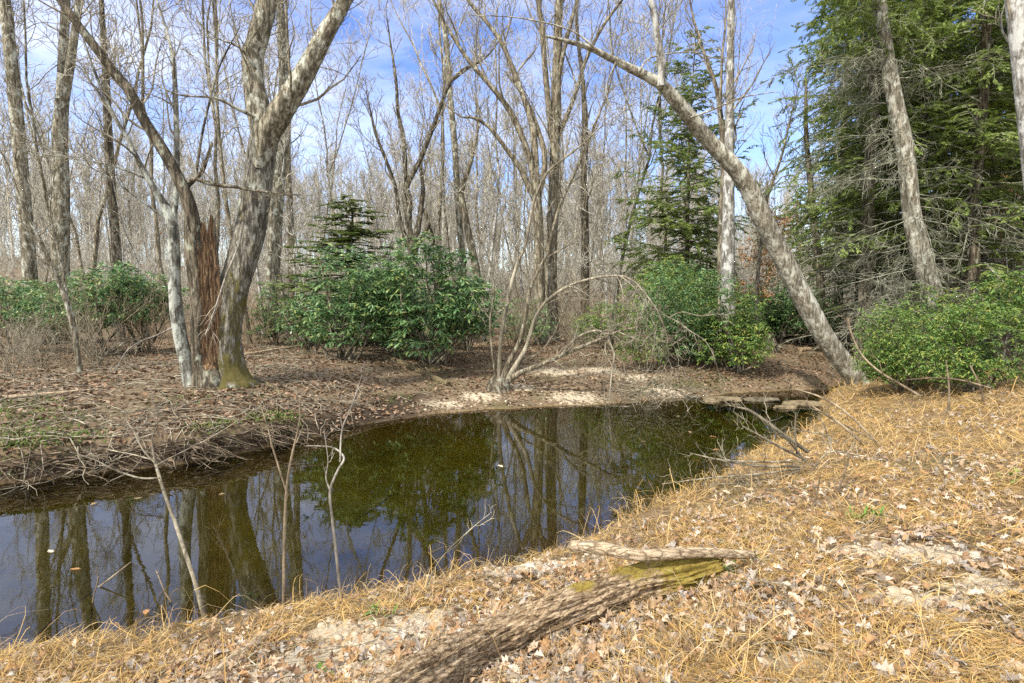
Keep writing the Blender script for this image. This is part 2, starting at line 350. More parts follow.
# ------------------------------------------------------------------ ground sheet
def axis(a, b, st, lo, hi, g=1.09):
    c = list(np.arange(a, b, st)); s = st; x = b
    while x < hi: c.append(x); s *= g; x += s
    c.append(hi); s = st; x = a-st; pre = []
    while x > lo: pre.append(x); s *= g; x -= s
    pre.append(lo); return np.array(pre[::-1]+c)
XS = axis(-8, 9.5, .055, -260, 260); YS = axis(1.2, 17.5, .055, -60, 420)
X, Y = np.meshgrid(XS, YS); Z, INS, DF, DN, WN = terr(X, Y, True)
sandp = [(440, 404, .6), (480, 396, .6), (520, 388, .5), (555, 372, .7), (600, 370, .7), (640, 378, .6), (575, 398, .8), (660, 392, .7),
         (340, 660, .34), (385, 640, .28), (430, 622, .25), (350, 630, .22), (300, 672, .2), (520, 570, .22), (560, 566, .2), (660, 640, .12),
         (870, 548, .2), (930, 556, .2), (900, 600, .13), (985, 590, .14), (940, 606, .13), (790, 665, .12)]
SAND = [(hit(px, py), r) for px, py, r in sandp]
def sandm(x, y):
    s = np.zeros(x.shape)
    for p, r in SAND: s = np.maximum(s, np.exp(-((x-p[0])**2/(r*1.5)**2+(y-p[1])**2/(r*1.0)**2)*.9))
    return s
SM = sandm(X, Y)
beach = (1-ss((-2.5-X)/1.))*np.exp(-(DF/.45)**2)*(~INS)*.5
mask = np.stack([ss((WN-.45)/.1)*(np.hypot(X, Y) < 30), np.maximum(SM*(.52+.2*(Y < 7)), beach*.42), ss((.015-Z)/.03), ss((-.12-Z)/.22)], -1)
wet_shade = ss((-1.2-X)/1.)*(1-WN)*ss((.30-Z)/.12)*ss((Z+.06)/.05)*(DF < 1.2)*.95; wet_shade = np.stack([wet_shade, wet_shade, wet_shade, wet_shade*0+1], -1)  # damp soil by the waterline, with shade of the cut bank painted in
Z = Z+SM*(Y < 7)*.05*np.maximum(0, fbm(v2(X, Y, 9.), 3, 77))
nx, ny = len(XS), len(YS); idx = np.arange(nx*ny).reshape(ny, nx)
FQ = np.stack([idx[:-1, :-1], idx[:-1, 1:], idx[1:, 1:], idx[1:, :-1]], -1).reshape(-1, 4)
g = link('ground', mesh_np('ground', [(np.stack([X, Y, Z], -1).reshape(-1, 3), FQ)], M['ground'], True, {'mask': mask.reshape(-1, 4), 'wet_shade': wet_shade.reshape(-1, 4)}))
tag(g, 'brown leaf strewn creek banks and forest floor', 'ground', kind='structure')
wp = []
wx = np.linspace(-40, 27, 60); wy = np.linspace(-8, 24, 40); A, B = np.meshgrid(wx, wy)
wi = np.arange(A.size).reshape(A.shape)
w = link('water', mesh_np('water', [(np.stack([A, B, A*0], -1).reshape(-1, 3), np.stack([wi[:-1, :-1], wi[:-1, 1:], wi[1:, 1:], wi[1:, :-1]], -1).reshape(-1, 4))], M['water']))
tag(w, 'dark still creek water mirroring bare trees and sky', 'water', kind='structure')
#==PART2==
# ------------------------------------------------------------------ near trees traced stem by stem
SKY = [np.zeros(3)]
def stem(pts, Y0, dY=0., n=None):
    k = len(pts); t = np.linspace(0, 1, k)
    P = np.array([Pt(a, b, Y0+dY*u) for (a, b, c), u in zip(pts, t)]); R = np.array([(c if c > 9 else c*(.68+.32*c/9))/2/F*(Y0+dY*u) for (a, b, c), u in zip(pts, t)])
    n = n or max(6, (k-1)*5); Pc = catmull(P, n); Rc = np.interp(np.linspace(0, k-1, n), np.arange(k), R); return Pc, Rc
def ridge(path, rad, nu, nv, amp, fa, fs, seed, fine=.25, cap=False):
    """tube with long furrows: displaced along its normal"""
    s = np.concatenate([[0], np.cumsum(np.linalg.norm(np.diff(path, axis=0), axis=1))]); u = np.linspace(0, s[-1], nu)
    P = np.stack([np.interp(u, s, path[:, i]) for i in range(3)], -1); R = np.interp(u, s, rad)
    for _ in range(2): P[1:-1] = (P[:-2]+P[1:-1]*2+P[2:])/4
    T = np.gradient(P, axis=0); T /= np.linalg.norm(T, axis=1, keepdims=True); m = T.mean(0); ref = np.array([0, 0, 1.]) if abs(m[2]) < .8 else np.array([1., .1, 0])
    n1 = np.cross(T, ref); n1 /= np.linalg.norm(n1, axis=1, keepdims=True); n2 = np.cross(T, n1); a = np.arange(nv)*2*PI/nv
    A, U = np.meshgrid(a, u); q = np.stack([np.cos(A)*fa, np.sin(A)*fa, U*fs], -1)
    q = q+.35*np.stack([fbm(q*.6, 2, seed+9)]*3, -1)
    d = 1-2*np.abs(vn(q, seed)); d = d*.6+.4*(1-2*np.abs(vn(q*2.1, seed+1)))+fine*fbm(q*[3, 3, 9], 3, seed+3)
    big = fbm(np.stack([np.cos(A)*1.1, np.sin(A)*1.1, U*.8], -1), 2, seed+5)
    rr = R[:, None]*(.93+amp*d+.2*big)
    V = P[:, None]+rr[..., None]*(np.cos(A)[..., None]*n1[:, None]+np.sin(A)[..., None]*n2[:, None])
    i = np.arange(nu*nv).reshape(nu, nv); j = np.roll(i, -1, 1)
    Fq = np.stack([i[:-1], j[:-1], j[1:], i[1:]], -1).reshape(-1, 4)
    return V.reshape(-1, 3), Fq, (A, U, d, n1, n2, P, rr)
def traced(name, label, cat, base, limbs, mt, mw=None, group=None, S=10, Y0=None, seed=1):
    r = np.random.default_rng(seed); b = hit(*base)
    if Y0: b = Pt(base[0], base[1], Y0); b[2] = gz(b[0], b[1])
    Yb = b[1]; root = thing(name, label, cat, b, group); mw = mw or mt
    for lm in limbs:
        cn, pts, dY = lm[:3]; o = lm[3] if len(lm) > 3 else {}
        Y_ = Yb+o.get('y0', 0); P, R = stem(pts, Y_, dY)
        if cn == 'trunk':
            P = np.vstack([P[0]-np.array([0, 0, .25]), P]); R = np.concatenate([[R[0]*1.35], R]); R[1] *= 1.15
        ch = []
        if o.get('ridge'):
            V, Fq, _ = ridge(P, R, *o['ridge']); ch.append((V-b, Fq))
        else: ch += [(V-b, f) for V, f in tubes([(P, R)], S if R[0] > .04 else 6)]
        lev = o.get('lev', 2); out = [[] for _ in range(lev)]
        if o.get('n', 0): grow(out, P, R, o['n'], o.get('len', 1.), o.get('ang', .9), o.get('up', .5), lev, r, o.get('tmin', .3), o.get('sub', (4, 4)), o.get('wob', .14), o.get('rmin', .0035), .5, o.get('hang', 0))
        fl = [q for l in out for q in l]
        if cn == 'trunk':
            link('trunk', mesh_np('trunk', ch, o.get('mat', mt)), root)
            if fl: link('crown', mesh_np('crown', [(V-b, f) for V, f in tubes(fl, 4)], mw), root)
        else:
            link(cn, mesh_np(cn, ch+[(V-b, f, 1) for V, f in tubes(fl, 4)], [o.get('mat', mt), mw]), root)
    return root

# the big mossy forked tree
tw = dict(n=9, len=1.3, lev=3, sub=(4, 3), tmin=.25)
traced('forked_tree', 'thick mossy grey trunk on the far bank forking high into two limbs', 'tree', (232, 384), [
    ('trunk', [(229, 386, 50), (227, 368, 36), (226, 333, 30), (232, 296, 30), (243, 260, 29), (252, 223, 28), (257, 187, 27), (262, 150, 28), (266, 128, 26), (268, 112, 12)], .2, dict(ridge=(260, 60, .09, 4.5, 2.2, 31), mat=M['bark_moss'])),
    ('limb', [(260, 165, 12), (262, 130, 23), (258, 105, 22), (254, 80, 20), (254, 55, 20), (262, 25, 20), (268, -5, 18), (268, -60, 15), (262, -130, 10), (270, -200, 5)], .6, dict(tw, n=13, len=1.6, ridge=(200, 44, .09, 4.5, 2.2, 32))),
    ('limb', [(259, 168, 12), (268, 134, 23), (280, 113, 23), (296, 88, 20), (312, 60, 18), (328, 30, 16), (345, 0, 13), (372, -50, 10), (395, -120, 5)], -.5, dict(tw, n=12, len=1.6, ridge=(200, 44, .09, 4.5, 2.2, 33))),
    ('branch', [(243, 222, 3), (240, 238, 3), (236, 252, 2.6), (226, 276, 2.4), (218, 300, 2.2), (212, 318, 1.8), (205, 336, 1)], -.6, dict(y0=-.25, n=9, len=.5, lev=2, hang=.8, up=0, sub=(3,), mat=M['twig_white'])),
    ('branch', [(250, 188, 5), (236, 187, 4), (212, 185, 3.4), (197, 180, 3)], -.7, dict(y0=-.1, n=3, len=.8)),
    ('branch', [(258, 190, 4), (275, 194, 3), (301, 195, 1.5)], -.4, dict(y0=-.1, n=4, len=.5)),
    ('branch', [(262, 120, 5), (240, 110, 4), (215, 98, 3), (180, 95, 2), (150, 82, 1)], -1., dict(y0=0, n=9, len=.8, lev=2, sub=(4,))),
    ('branch', [(256, 70, 4), (240, 48, 3), (214, 36, 2), (188, 10, 1)], -.6, dict(n=7, len=.8, lev=2, sub=(4,))),
], M['bark_grey'], M['twig'], S=16, seed=3)
# slender birch like stem left of the broken trunk
traced('slender_tree', 'slender pale mottled grey trunk curving up left of the broken hollow trunk', 'tree', (192, 386), [
    ('trunk', [(193, 388, 18), (187, 365, 14), (180, 336, 13), (175, 296, 12), (174, 255, 12), (172, 225, 11.5), (165, 205, 9)], 0, dict(ridge=(160, 28, .04, 3, 5, 12), mat=M['bark_birch'])),
    ('limb', [(167, 209, 8), (155, 190, 7), (142, 168, 6), (128, 140, 5), (112, 112, 4), (98, 80, 3), (84, 40, 2), (76, 0, 1.2)], -.6, dict(tw, n=15, len=1.1)),
    ('limb', [(173, 226, 6), (176, 195, 6), (177, 160, 6), (176, 110, 5.5), (173, 60, 5), (165, 25, 3), (150, -20, 2), (140, -60, 1)], .5, dict(tw, n=13, len=1.)),
    ('branch', [(176, 326, 2.5), (160, 334, 2.2), (140, 342, 2), (126, 352, 1.6), (116, 370, 1)], -.9, dict(n=8, len=.35, lev=2, up=-.3, sub=(3,), mat=M['twig_white'])),
    ('branch', [(170, 222, 3), (140, 200, 2.4), (100, 172, 2), (50, 150, 1.4), (0, 120, .8)], -1.2, dict(n=14, len=.7, lev=2, sub=(4,), up=.2)),
    ('branch', [(150, 180, 3), (110, 165, 2), (70, 158, 1.5), (20, 150, .8)], -.8, dict(n=12, len=.6, lev=2, sub=(4,), up=.2)),
], M['bark_birch'], M['twig'], S=12, seed=8)
# broken hollow trunk with one living leaning limb
M['rot'] = None
def rotmat():
    m, nt, b, o = newmat('rotten_heartwood'); n1 = noise(nt, mapc(nt, (22, 22, 2.6)), 1.7, 8, .75, .5)
    c = ramp(nt, n1, [(.36, (.02, .014, .009)), (.46, (.12, .075, .04)), (.54, (.32, .19, .095)), (.66, (.60, .44, .26))])
    nt.links.new(c, b.inputs['Base Color']); bump(nt, b, n1, 1, .05); return m
M['rot'] = rotmat()
bt = hit(208, 386); hb = thing('broken_tree', 'broken hollow trunk with orange rotten heartwood and a splintered top', 'tree', bt)
P, R = stem([(210, 388, 34), (207, 370, 25), (206, 340, 25), (206, 300, 27), (204, 260, 28), (200, 225, 28), (199, 205, 28)], bt[1], 0, 60)
V, Fq, (A, U, dd, n1, n2, PP, rr) = ridge(P, R, 200, 72, .12, 4, 2., 77)
nu, nv = A.shape; V = V.reshape(nu, nv, 3); cdir = np.array([.78, -.62, 0]); D = V-PP[:, None]; D /= np.linalg.norm(D, axis=2, keepdims=True)
op = ss(((D@cdir)-.5)/.35+.4*vn(np.stack([A*2, A*0, U*2.5], -1), 7))*ss((U-.25)/.4); V = PP[:, None]+(V-PP[:, None])*(1-.55*op)[..., None]
jag = .12+.55*np.abs(vn(np.stack([np.cos(A[0])*3, np.sin(A[0])*3, A[0]*0], -1), 5))+.35*np.maximum(0, np.cos(A[0]-1))
top = U[-1, 0]; lim = top-jag; sc_ = lim[None]/top
Z0 = V[0:1]; V = Z0+(V-Z0)*np.where(sc_ < 1, sc_, 1)[..., None]
cut = V[-1].mean(0)+np.array([0, 0, -.8]); V = np.concatenate([V, V[-1:]*.75+.25*cut, V[-1:]*.2+.8*cut])
i = np.arange((nu+2)*nv).reshape(nu+2, nv); j = np.roll(i, -1, 1); FF = np.stack([i[:-1], j[:-1], j[1:], i[1:]], -1)
om = np.vstack([op, np.ones((1, nv))*1.]) > .25; mf = om.reshape(-1)
FF = FF.reshape(-1, 4); V = V.reshape(-1, 3)-bt
link('trunk', mesh_np('trunk', [(V, FF[~mf], 0), (V, FF[mf], 1)], [M['bark_dark'], M['rot']]), hb)
def part_limb(root, b, nm, pts, dY, o, mt, mw, seed):
    r = np.random.default_rng(seed); P, R = stem(pts, b[1]+o.get('y0', 0), dY); lev = o.get('lev', 2); out = [[] for _ in range(lev)]
    if o.get('n', 0): grow(out, P, R, o['n'], o.get('len', 1.), o.get('ang', .9), o.get('up', .5), lev, r, o.get('tmin', .3), o.get('sub', (4, 4)), .14, .0035, .5, o.get('hang', 0))
    link(nm, mesh_np(nm, [(V-b, f) for V, f in tubes([(P, R)], 10)]+[(V-b, f, 1) for V, f in tubes([q for l in out for q in l], 4)], [mt, mw]), root)
part_limb(hb, bt, 'limb', [(197, 250, 16), (192, 218, 14), (186, 195, 12), (171, 164, 11), (158, 142, 10.5), (144, 120, 10), (130, 92, 9.5), (114, 72, 9), (99, 52, 8.5), (82, 30, 8), (66, 8, 7.5), (40, -25, 6), (10, -60, 4), (-20, -110, 2)], -.8, dict(n=16, len=1.2, lev=3, y0=-.05, sub=(4, 3)), M['bark_dark'], M['twig'], 4)
part_limb(hb, bt, 'branch', [(186, 188, 5), (193, 181, 5), (202, 172, 4.5), (207, 158, 4), (212, 143, 3.5)], -.3, dict(n=2, len=.5, y0=-.1), M['bark_dark'], M['twig'], 5)
part_limb(hb, bt, 'branch', [(188, 183, 5), (196, 179, 4.2), (215, 184, 3.8), (236, 187, 4.2), (250, 190, 3), (275, 193, 2), (301, 195, 1.4)], -.5, dict(n=6, len=.5, y0=-.15), M['bark_dark'], M['twig'], 6)
part_limb(hb, bt, 'branch', [(196, 180, 3.6), (198, 160, 3.2), (203, 130, 3), (210, 100, 2.7), (219, 68, 2.3), (230, 45, 2), (240, 27, 1.2)], -.3, dict(n=7, len=.5, y0=-.2), M['bark_dark'], M['twig'], 7)
# leaning trunk on the right
traced('leaning_tree', 'long lichen grey trunk leaning far out over the creek from the right bank', 'tree', (857, 385), [
    ('trunk', [(858, 386, 23), (848, 368, 20), (824, 336, 20), (800, 292, 20), (777, 247, 20), (763, 220, 19), (742, 178, 17), (708, 140, 16), (690, 118, 14), (674, 99, 13), (658, 82, 11), (624, 65, 8), (590, 48, 6), (566, 41, 5), (545, 36, 2.5)], -2.4, dict(ridge=(300, 36, .05, 3.5, 3, 55), n=0)),
    ('limb', [(661, 86, 8), (662, 62, 7.5), (660, 51, 7), (655, 22, 6.5), (651, 0, 6), (646, -40, 5), (648, -90, 3)], -.3, dict(y0=-1.8, n=6, len=.9, mat=M['bark_pale'])),
    ('branch', [(690, 118, 3), (712, 110, 2.5), (740, 98, 2), (775, 92, 1)], .3, dict(y0=-1.6, n=8, len=.8, lev=2)),
    ('branch', [(640, 72, 3), (650, 58, 2), (690, 52, 1.4), (720, 60, 1)], .3, dict(y0=-2, n=8, len=.7, lev=2)),
    ('branch', [(600, 52, 3), (570, 30, 2), (520, 18, 1.6), (470, 15, 1)], -.3, dict(y0=-2.2, n=9, len=.7, lev=2)),
    ('branch', [(616, 62, 2.5), (606, 90, 2), (612, 120, 1.3), (600, 150, 1)], .3, dict(y0=-2.2, n=7, len=.6, lev=2)),
], M['bark_pine'], M['twig'], S=14, seed=5)
# straight trunks right of the middle
traced('straight_tree', 'straight smooth pale grey trunk behind the right rhododendrons', 'tree', (728, 352), [
    ('trunk', [(728, 352, 15), (728, 315, 14), (728, 250, 13), (729, 170, 10), (730, 90, 8), (731, 0, 7), (732, -100, 5), (735, -200, 3)], 0, dict(n=16, len=1.8, lev=3, up=.8, tmin=.45, ang=.7))], M['bark_pale'], M['twig'], S=12, seed=9)
traced('twin_tree', 'thinner warm grey trunk standing close against the straight pale trunk', 'tree', (721, 350), [
    ('trunk', [(721, 350, 9), (721, 280, 8), (722, 215, 7.5), (724, 170, 7), (718, 96, 5), (701, 44, 3.5), (691, 7, 2.5), (680, -60, 1.5)], .4, dict(n=14, len=1.4, lev=3, up=.7, tmin=.4, ang=.7)),
    ('limb', [(720, 110, 4), (722, 60, 3), (726, 10, 2), (722, -40, 1)], .2, dict(n=8, len=1.))], M['bark_warm'], M['twig'], seed=10)
# multi stemmed tree leaning over the creek in the middle
cy = dict(mat=M['bark_pale'])
traced('leaning_shrub_tree', 'many stemmed grey tree at the sandy edge arching bare limbs over the water', 'tree', (497, 389), [
    ('trunk', [(499, 392, 30), (499, 384, 24), (501, 376, 14)], 0, dict(n=0, mat=M['bark_dark'])),
    ('limb', [(503, 384, 8.9), (518, 374, 6.7), (535, 367, 5.5), (552, 360, 5.2), (569, 352, 4.8), (586, 345, 4.1), (603, 338, 3.3), (620, 331, 3.0), (634, 328, 2.2), (648, 326, 1.5)], -1., dict(n=16, len=1.1, lev=3, up=.1, sub=(4, 3))),
    ('limb', [(559, 358, 3.0), (572, 342, 3.0), (586, 333, 3.0), (600, 331, 3.1), (608, 340, 3.0), (614, 353, 2.8), (613, 366, 2.5), (611, 381, 2.2), (609, 403, 1.5)], -.3, dict(y0=-.5, n=9, len=.8, lev=2, up=-.3, sub=(4,), mat=M['twig'], hang=.5)),
    ('limb', [(507, 382, 7.4), (513, 370, 5.9), (525, 350, 5.2), (530, 335, 4.8), (535, 319, 4.4), (541, 308, 4.1), (549, 299, 3.7), (563, 289, 3.4), (579, 282, 3.3), (600, 277, 3.0), (620, 276, 3.0), (633, 281, 3.0), (644, 292, 2.7), (654, 306, 2.4), (661, 319, 2.2), (666, 332, 1.9), (668, 343, 1.2)], -1.4, dict(n=17, len=1.1, lev=3, up=-.2, sub=(4, 3), hang=.4, tmin=.35, mat=M['twig'])),
    ('branch', [(644, 292, 1.9), (660, 312, 1.8), (676, 321, 1.8), (690, 331, 1.9), (704, 340, 1.5), (712, 352, 1.2), (717, 366, 0.7)], -.2, dict(y0=-1.3, n=5, len=.5, lev=2, up=-.3, hang=.4, mat=M['twig'])),
    ('branch', [(668, 318, 1.2), (682, 312, 1.5), (700, 316, 1.5), (718, 314, 1.0), (728, 316, 0.7)], 0, dict(y0=-1.4, n=3, len=.3, mat=M['twig'])),
    ('limb', [(502, 380, 6.7), (509, 362, 5.5), (518, 345, 5.2), (524, 325, 4.9), (528, 300, 4.4), (531, 286, 4.4), (540, 268, 4.1), (548, 252, 3.7), (552, 232, 3.7), (560, 205, 3.4), (571, 182, 3.1), (579, 164, 3.0), (590, 137, 2.7), (601, 110, 2.2), (610, 85, 1.8), (618, 50, 1.2), (624, 20, 0.7)], -.6, dict(n=17, len=1., lev=3, sub=(4, 3), up=.4)),
    ('limb', [(499, 378, 5.2), (500, 350, 4.4), (503, 325, 4.4), (507, 305, 4.4), (511, 285, 4.4), (518, 263, 4.1), (525, 247, 3.7), (528, 232, 3.7), (531, 215, 3.4), (536, 195, 3.2), (548, 172, 3.0), (565, 158, 2.7), (584, 143, 2.2), (600, 128, 1.5), (640, 100, 0.7)], -.9, dict(n=15, len=1., lev=3, sub=(4, 3), up=.4, mat=M['twig'])),
    ('limb', [(496, 380, 3.7), (492, 350, 3.0), (490, 320, 2.6), (494, 290, 2.2), (490, 262, 1.9), (480, 240, 1.2)], -.3, dict(n=10, len=.7, lev=2, sub=(4,))),
    ('branch', [(540, 308, 1.9), (560, 298, 1.5), (580, 296, 1.2), (602, 297, 0.7)], -.2, dict(y0=-.3, n=6, len=.4, lev=2)),
    ('branch', [(512, 300, 1.8), (498, 312, 1.5), (482, 309, 1.2), (478, 320, 0.7)], -.3, dict(y0=-.2, n=6, len=.4, lev=2)),
    ('limb', [(506, 380, 3.7), (522, 362, 2.7), (540, 352, 2.2), (556, 330, 1.9), (566, 300, 1.5), (570, 280, 0.9)], -.6, dict(n=9, len=.7, lev=2, sub=(4,))),
], M['bark_warm'], M['twig'], S=10, seed=21)
# tall vase shaped group in the middle distance
TW = dict(n=10, len=2.2, lev=3, sub=(3, 3), tmin=.3, up=.8, ang=.65, rmin=.006)
traced('vase_shaped_tree', 'tall tree fanning into several long grey limbs above the middle of the creek', 'tree', (541, 344), [
    ('trunk', [(541, 346, 12), (540, 300, 11), (539, 250, 10), (538, 219, 10), (535, 180, 9)], 0, dict(n=0)),
    ('limb', [(537, 205, 7), (531, 191, 7), (520, 168, 6), (507, 150, 5), (490, 128, 4.4), (474, 118, 3.6), (460, 116, 2), (440, 100, 1)], -1., dict(TW, n=9, len=1.4)),
    ('limb', [(536, 190, 8), (530, 160, 7), (520, 132, 6.5), (508, 108, 6), (490, 85, 5.5), (470, 62, 5), (455, 40, 4), (438, 10, 3), (420, -30, 2), (400, -70, 1)], -1, dict(TW, n=11)),
    ('limb', [(536, 185, 8), (534, 140, 7.5), (531, 120, 7), (521, 90, 6), (510, 62, 5.5), (500, 40, 5), (485, 20, 4.5), (468, 0, 4), (440, -45, 2.5), (420, -90, 1)], 1, dict(TW)),
    ('limb', [(538, 200, 6), (545, 160, 6), (538, 130, 5.5), (528, 105, 4.5), (516, 85, 3.5), (505, 72, 2)], .6, dict(TW, n=6, len=1.2)),
], M['bark_warm'], M['twig'], S=10, seed=31)
traced('tall_tree', 'tall grey trunk just right of the vase shaped tree with steep upper limbs', 'tree', (553, 342), [
    ('trunk', [(552, 344, 16), (551, 300, 13), (551, 260, 12), (552, 232, 11), (554, 180, 10), (555, 137, 10), (557, 68, 9), (559, 0, 8), (561, -60, 6), (560, -140, 4)], 0, dict(TW, n=14, tmin=.5)),
    ('limb', [(554, 150, 7), (549, 110, 6.5), (545, 68, 6), (542, 30, 6), (538, 0, 5), (530, -60, 3.5), (520, -120, 2)], -.6, dict(TW)),
    ('limb', [(556, 140, 6), (566, 118, 5.6), (575, 95, 5), (586, 60, 4.6), (603, 26, 4), (622, 0, 3.2), (650, -40, 2)], .6, dict(TW)),
    ('limb', [(557, 90, 5), (564, 50, 4.6), (572, 20, 4), (580, -10, 3.4), (596, -60, 2)], -.8, dict(TW)),
], M['bark_warm'], M['twig'], S=10, seed=33)
traced('dark_trunk_tree', 'dark straight trunk standing right of the tall middle trees', 'tree', (585, 335), [
    ('trunk', [(585, 337, 11), (585, 300, 9), (585, 230, 8), (584, 180, 7.5), (585, 130, 7), (583, 85, 5), (578, 40, 4), (576, 0, 3)], 0, dict(TW, n=22, len=2.)), ], M['bark_dark'], M['twig'], seed=35)
traced('pale_pole_tree', 'slim pale trunk rising to the top above the end of the rhododendron thicket', 'tree', (466, 335), [
    ('trunk', [(466, 337, 8), (463, 270, 7.5), (458, 205, 7), (455, 150, 7), (449, 85, 6.5), (446, 40, 6), (439, 0, 5), (432, -60, 4), (428, -130, 2)], 0, dict(TW, n=22, len=1.6, tmin=.35)),
    ('limb', [(450, 82, 4), (468, 68, 3.6), (482, 60, 3), (494, 48, 2), (510, 20, 1)], -.4, dict(TW, n=8, len=1.2))], M['bark_grey'], M['twig'], seed=37)
traced('leaning_pole_tree', 'slim brown trunk leaning right beside the slim pale trunk behind the thicket', 'tree', (482, 336), [
    ('trunk', [(482, 338, 8), (478, 280, 8), (470, 240, 7.5), (463, 205, 7), (462, 190, 6), (470, 165, 5), (476, 140, 4), (480, 115, 2)], 0, dict(TW, n=20, len=1.5, tmin=.4))], M['bark_warm'], M['twig'], seed=38)
traced('crooked_tree', 'crooked dark many limbed tree behind the top of the big rhododendron', 'tree', (411, 338), [
    ('trunk', [(411, 340, 12), (412, 290, 10), (413, 250, 9), (416, 240, 9)], 0, dict(n=0)),
    ('limb', [(414, 245, 7), (409, 225, 6.5), (410, 200, 6), (407, 186, 6), (420, 160, 5.5), (432, 130, 5), (441, 105, 5), (449, 85, 4), (462, 70, 3), (480, 62, 2)], -.5, dict(TW, len=1.8)),
    ('limb', [(416, 240, 7), (420, 215, 6), (423, 190, 5), (421, 165, 4), (428, 140, 3), (440, 120, 2)], .6, dict(TW, len=1.5)),
    ('limb', [(411, 238, 7), (405, 200, 6), (405, 170, 5.6), (404, 140, 5), (398, 112, 4.4), (396, 80, 3.6), (390, 40, 2.4), (386, 10, 1.2)], .3, dict(TW, len=1.8)),
    ('limb', [(410, 250, 6), (400, 220, 5), (396, 190, 4.6), (386, 160, 4), (376, 135, 3.6), (372, 118, 3), (366, 90, 1.6)], -.5, dict(TW, len=1.5)),
    ('limb', [(416, 248, 6), (428, 225, 5), (424, 210, 4), (434, 240, 3.2), (431, 246, 2)], .5, dict(n=3, len=1)),
], M['bark_dark'], M['twig'], seed=41)
traced('slim_tree', 'slim grey trunk standing just behind the right side of the mossy forked tree', 'tree', (270, 338), [
    ('trunk', [(270, 340, 15), (271, 300, 14), (274, 250, 14), (277, 200, 13), (281, 160, 11), (284, 137, 10), (283, 68, 9), (280, 0, 8), (278, -80, 5), (280, -160, 3)], 0, dict(TW, n=22, len=1.8, tmin=.35))], M['bark_grey'], M['twig'], S=12, seed=43)
traced('brown_pole_tree', 'brownish slender pole tree right of the mossy forked tree and its slim neighbour', 'tree', (293, 333), [
    ('trunk', [(293, 335, 9), (292, 280, 8), (290, 210, 7), (288, 160, 6), (289, 100, 5), (287, 40, 4), (285, -40, 2)], 0, dict(TW, n=20, len=1.5))], M['bark_warm'], M['twig'], seed=44)
# far left tall trunks
traced('tall_tree', 'tall grey trunk leaning slightly left at the left edge of the woods', 'tree', (34, 345), [
    ('trunk', [(34, 347, 15), (30, 275, 13), (24, 200, 12), (16, 110, 12), (10, 50, 11), (4, 0, 10), (-5, -80, 7), (-10, -160, 4)], 0, dict(TW, n=18, len=2.))], M['bark_grey'], M['twig'], seed=51)
traced('tall_tree', 'stout grey trunk splitting into two upright stems, left of the dark pole', 'tree', (60, 342), [
    ('trunk', [(60, 344, 19), (60, 280, 17), (61, 200, 15), (60, 140, 14), (62, 100, 12)], 0, dict(n=0)),
    ('limb', [(61, 110, 10), (63, 60, 9), (66, 0, 8), (70, -60, 5), (72, -130, 3)], .6, dict(TW, len=1.8)),
    ('limb', [(63, 108, 9), (71, 60, 8), (78, 10, 7), (88, -50, 5), (95, -110, 2)], -.6, dict(TW, len=1.8))], M['bark_grey'], M['twig'], seed=52)
traced('dark_trunk_tree', 'dark slender trunk rising behind the left rhododendrons', 'tree', (119, 338), [
    ('trunk', [(119, 340, 10), (117, 260, 9), (112, 200, 8.5), (108, 130, 8), (106, 80, 7), (103, 30, 6), (100, -30, 4), (98, -100, 2)], 0, dict(TW, n=22, len=1.8))], M['bark_dark'], M['twig'], seed=53)
traced('slim_tree', 'thin pale stem leaning left over the dry brush at the left', 'tree', (80, 372), [
    ('trunk', [(80, 374, 6), (74, 330, 6), (66, 300, 6), (50, 262, 5), (36, 232, 4), (25, 210, 3), (10, 170, 2), (0, 150, 1.2)], -.4, dict(n=18, len=.9, lev=3, sub=(4, 3), up=.7)),
    ('limb', [(67, 300, 4), (63, 270, 3.6), (56, 240, 3), (50, 210, 2), (55, 170, 1.3)], .3, dict(n=12, len=.8, lev=2, up=.6))], M['bark_grey'], M['twig'], seed=54)
traced('white_barked_tree', 'pale white barked trunk cut off by the right edge of the picture', 'tree', (1056, 400), [
    ('trunk', [(1056, 402, 19), (1044, 280, 18), (1033, 170, 17), (1024, 80, 17), (1015, 0, 16), (1004, -90, 12), (998, -180, 7)], 0, dict(TW, n=16, len=1.6, tmin=.5))], M['bark_pale'], M['twig'], S=14, seed=61)
traced('crooked_tree', 'thin crooked bare tree forking low in the gap left of the hemlocks', 'tree', (757, 346), [
    ('trunk', [(757, 346, 5), (757, 290, 4.6), (762, 230, 4), (768, 195, 3.6), (782, 155, 3), (790, 120, 2), (800, 80, 1)], 0, dict(TW, n=22, len=1.4, tmin=.2))], M['bark_warm'], M['twig'], seed=63)
traced('slim_tree', 'slim dark trunk standing between the leaning trunk and the hemlocks', 'tree', (822, 348), [
    ('trunk', [(822, 350, 9), (820, 280, 8), (813, 210, 7), (809, 170, 6), (806, 130, 5), (806, 80, 3)], 0, dict(TW, n=22, len=1.3, tmin=.2, up=.2))], M['bark_warm'], M['twig_pine'], seed=64)
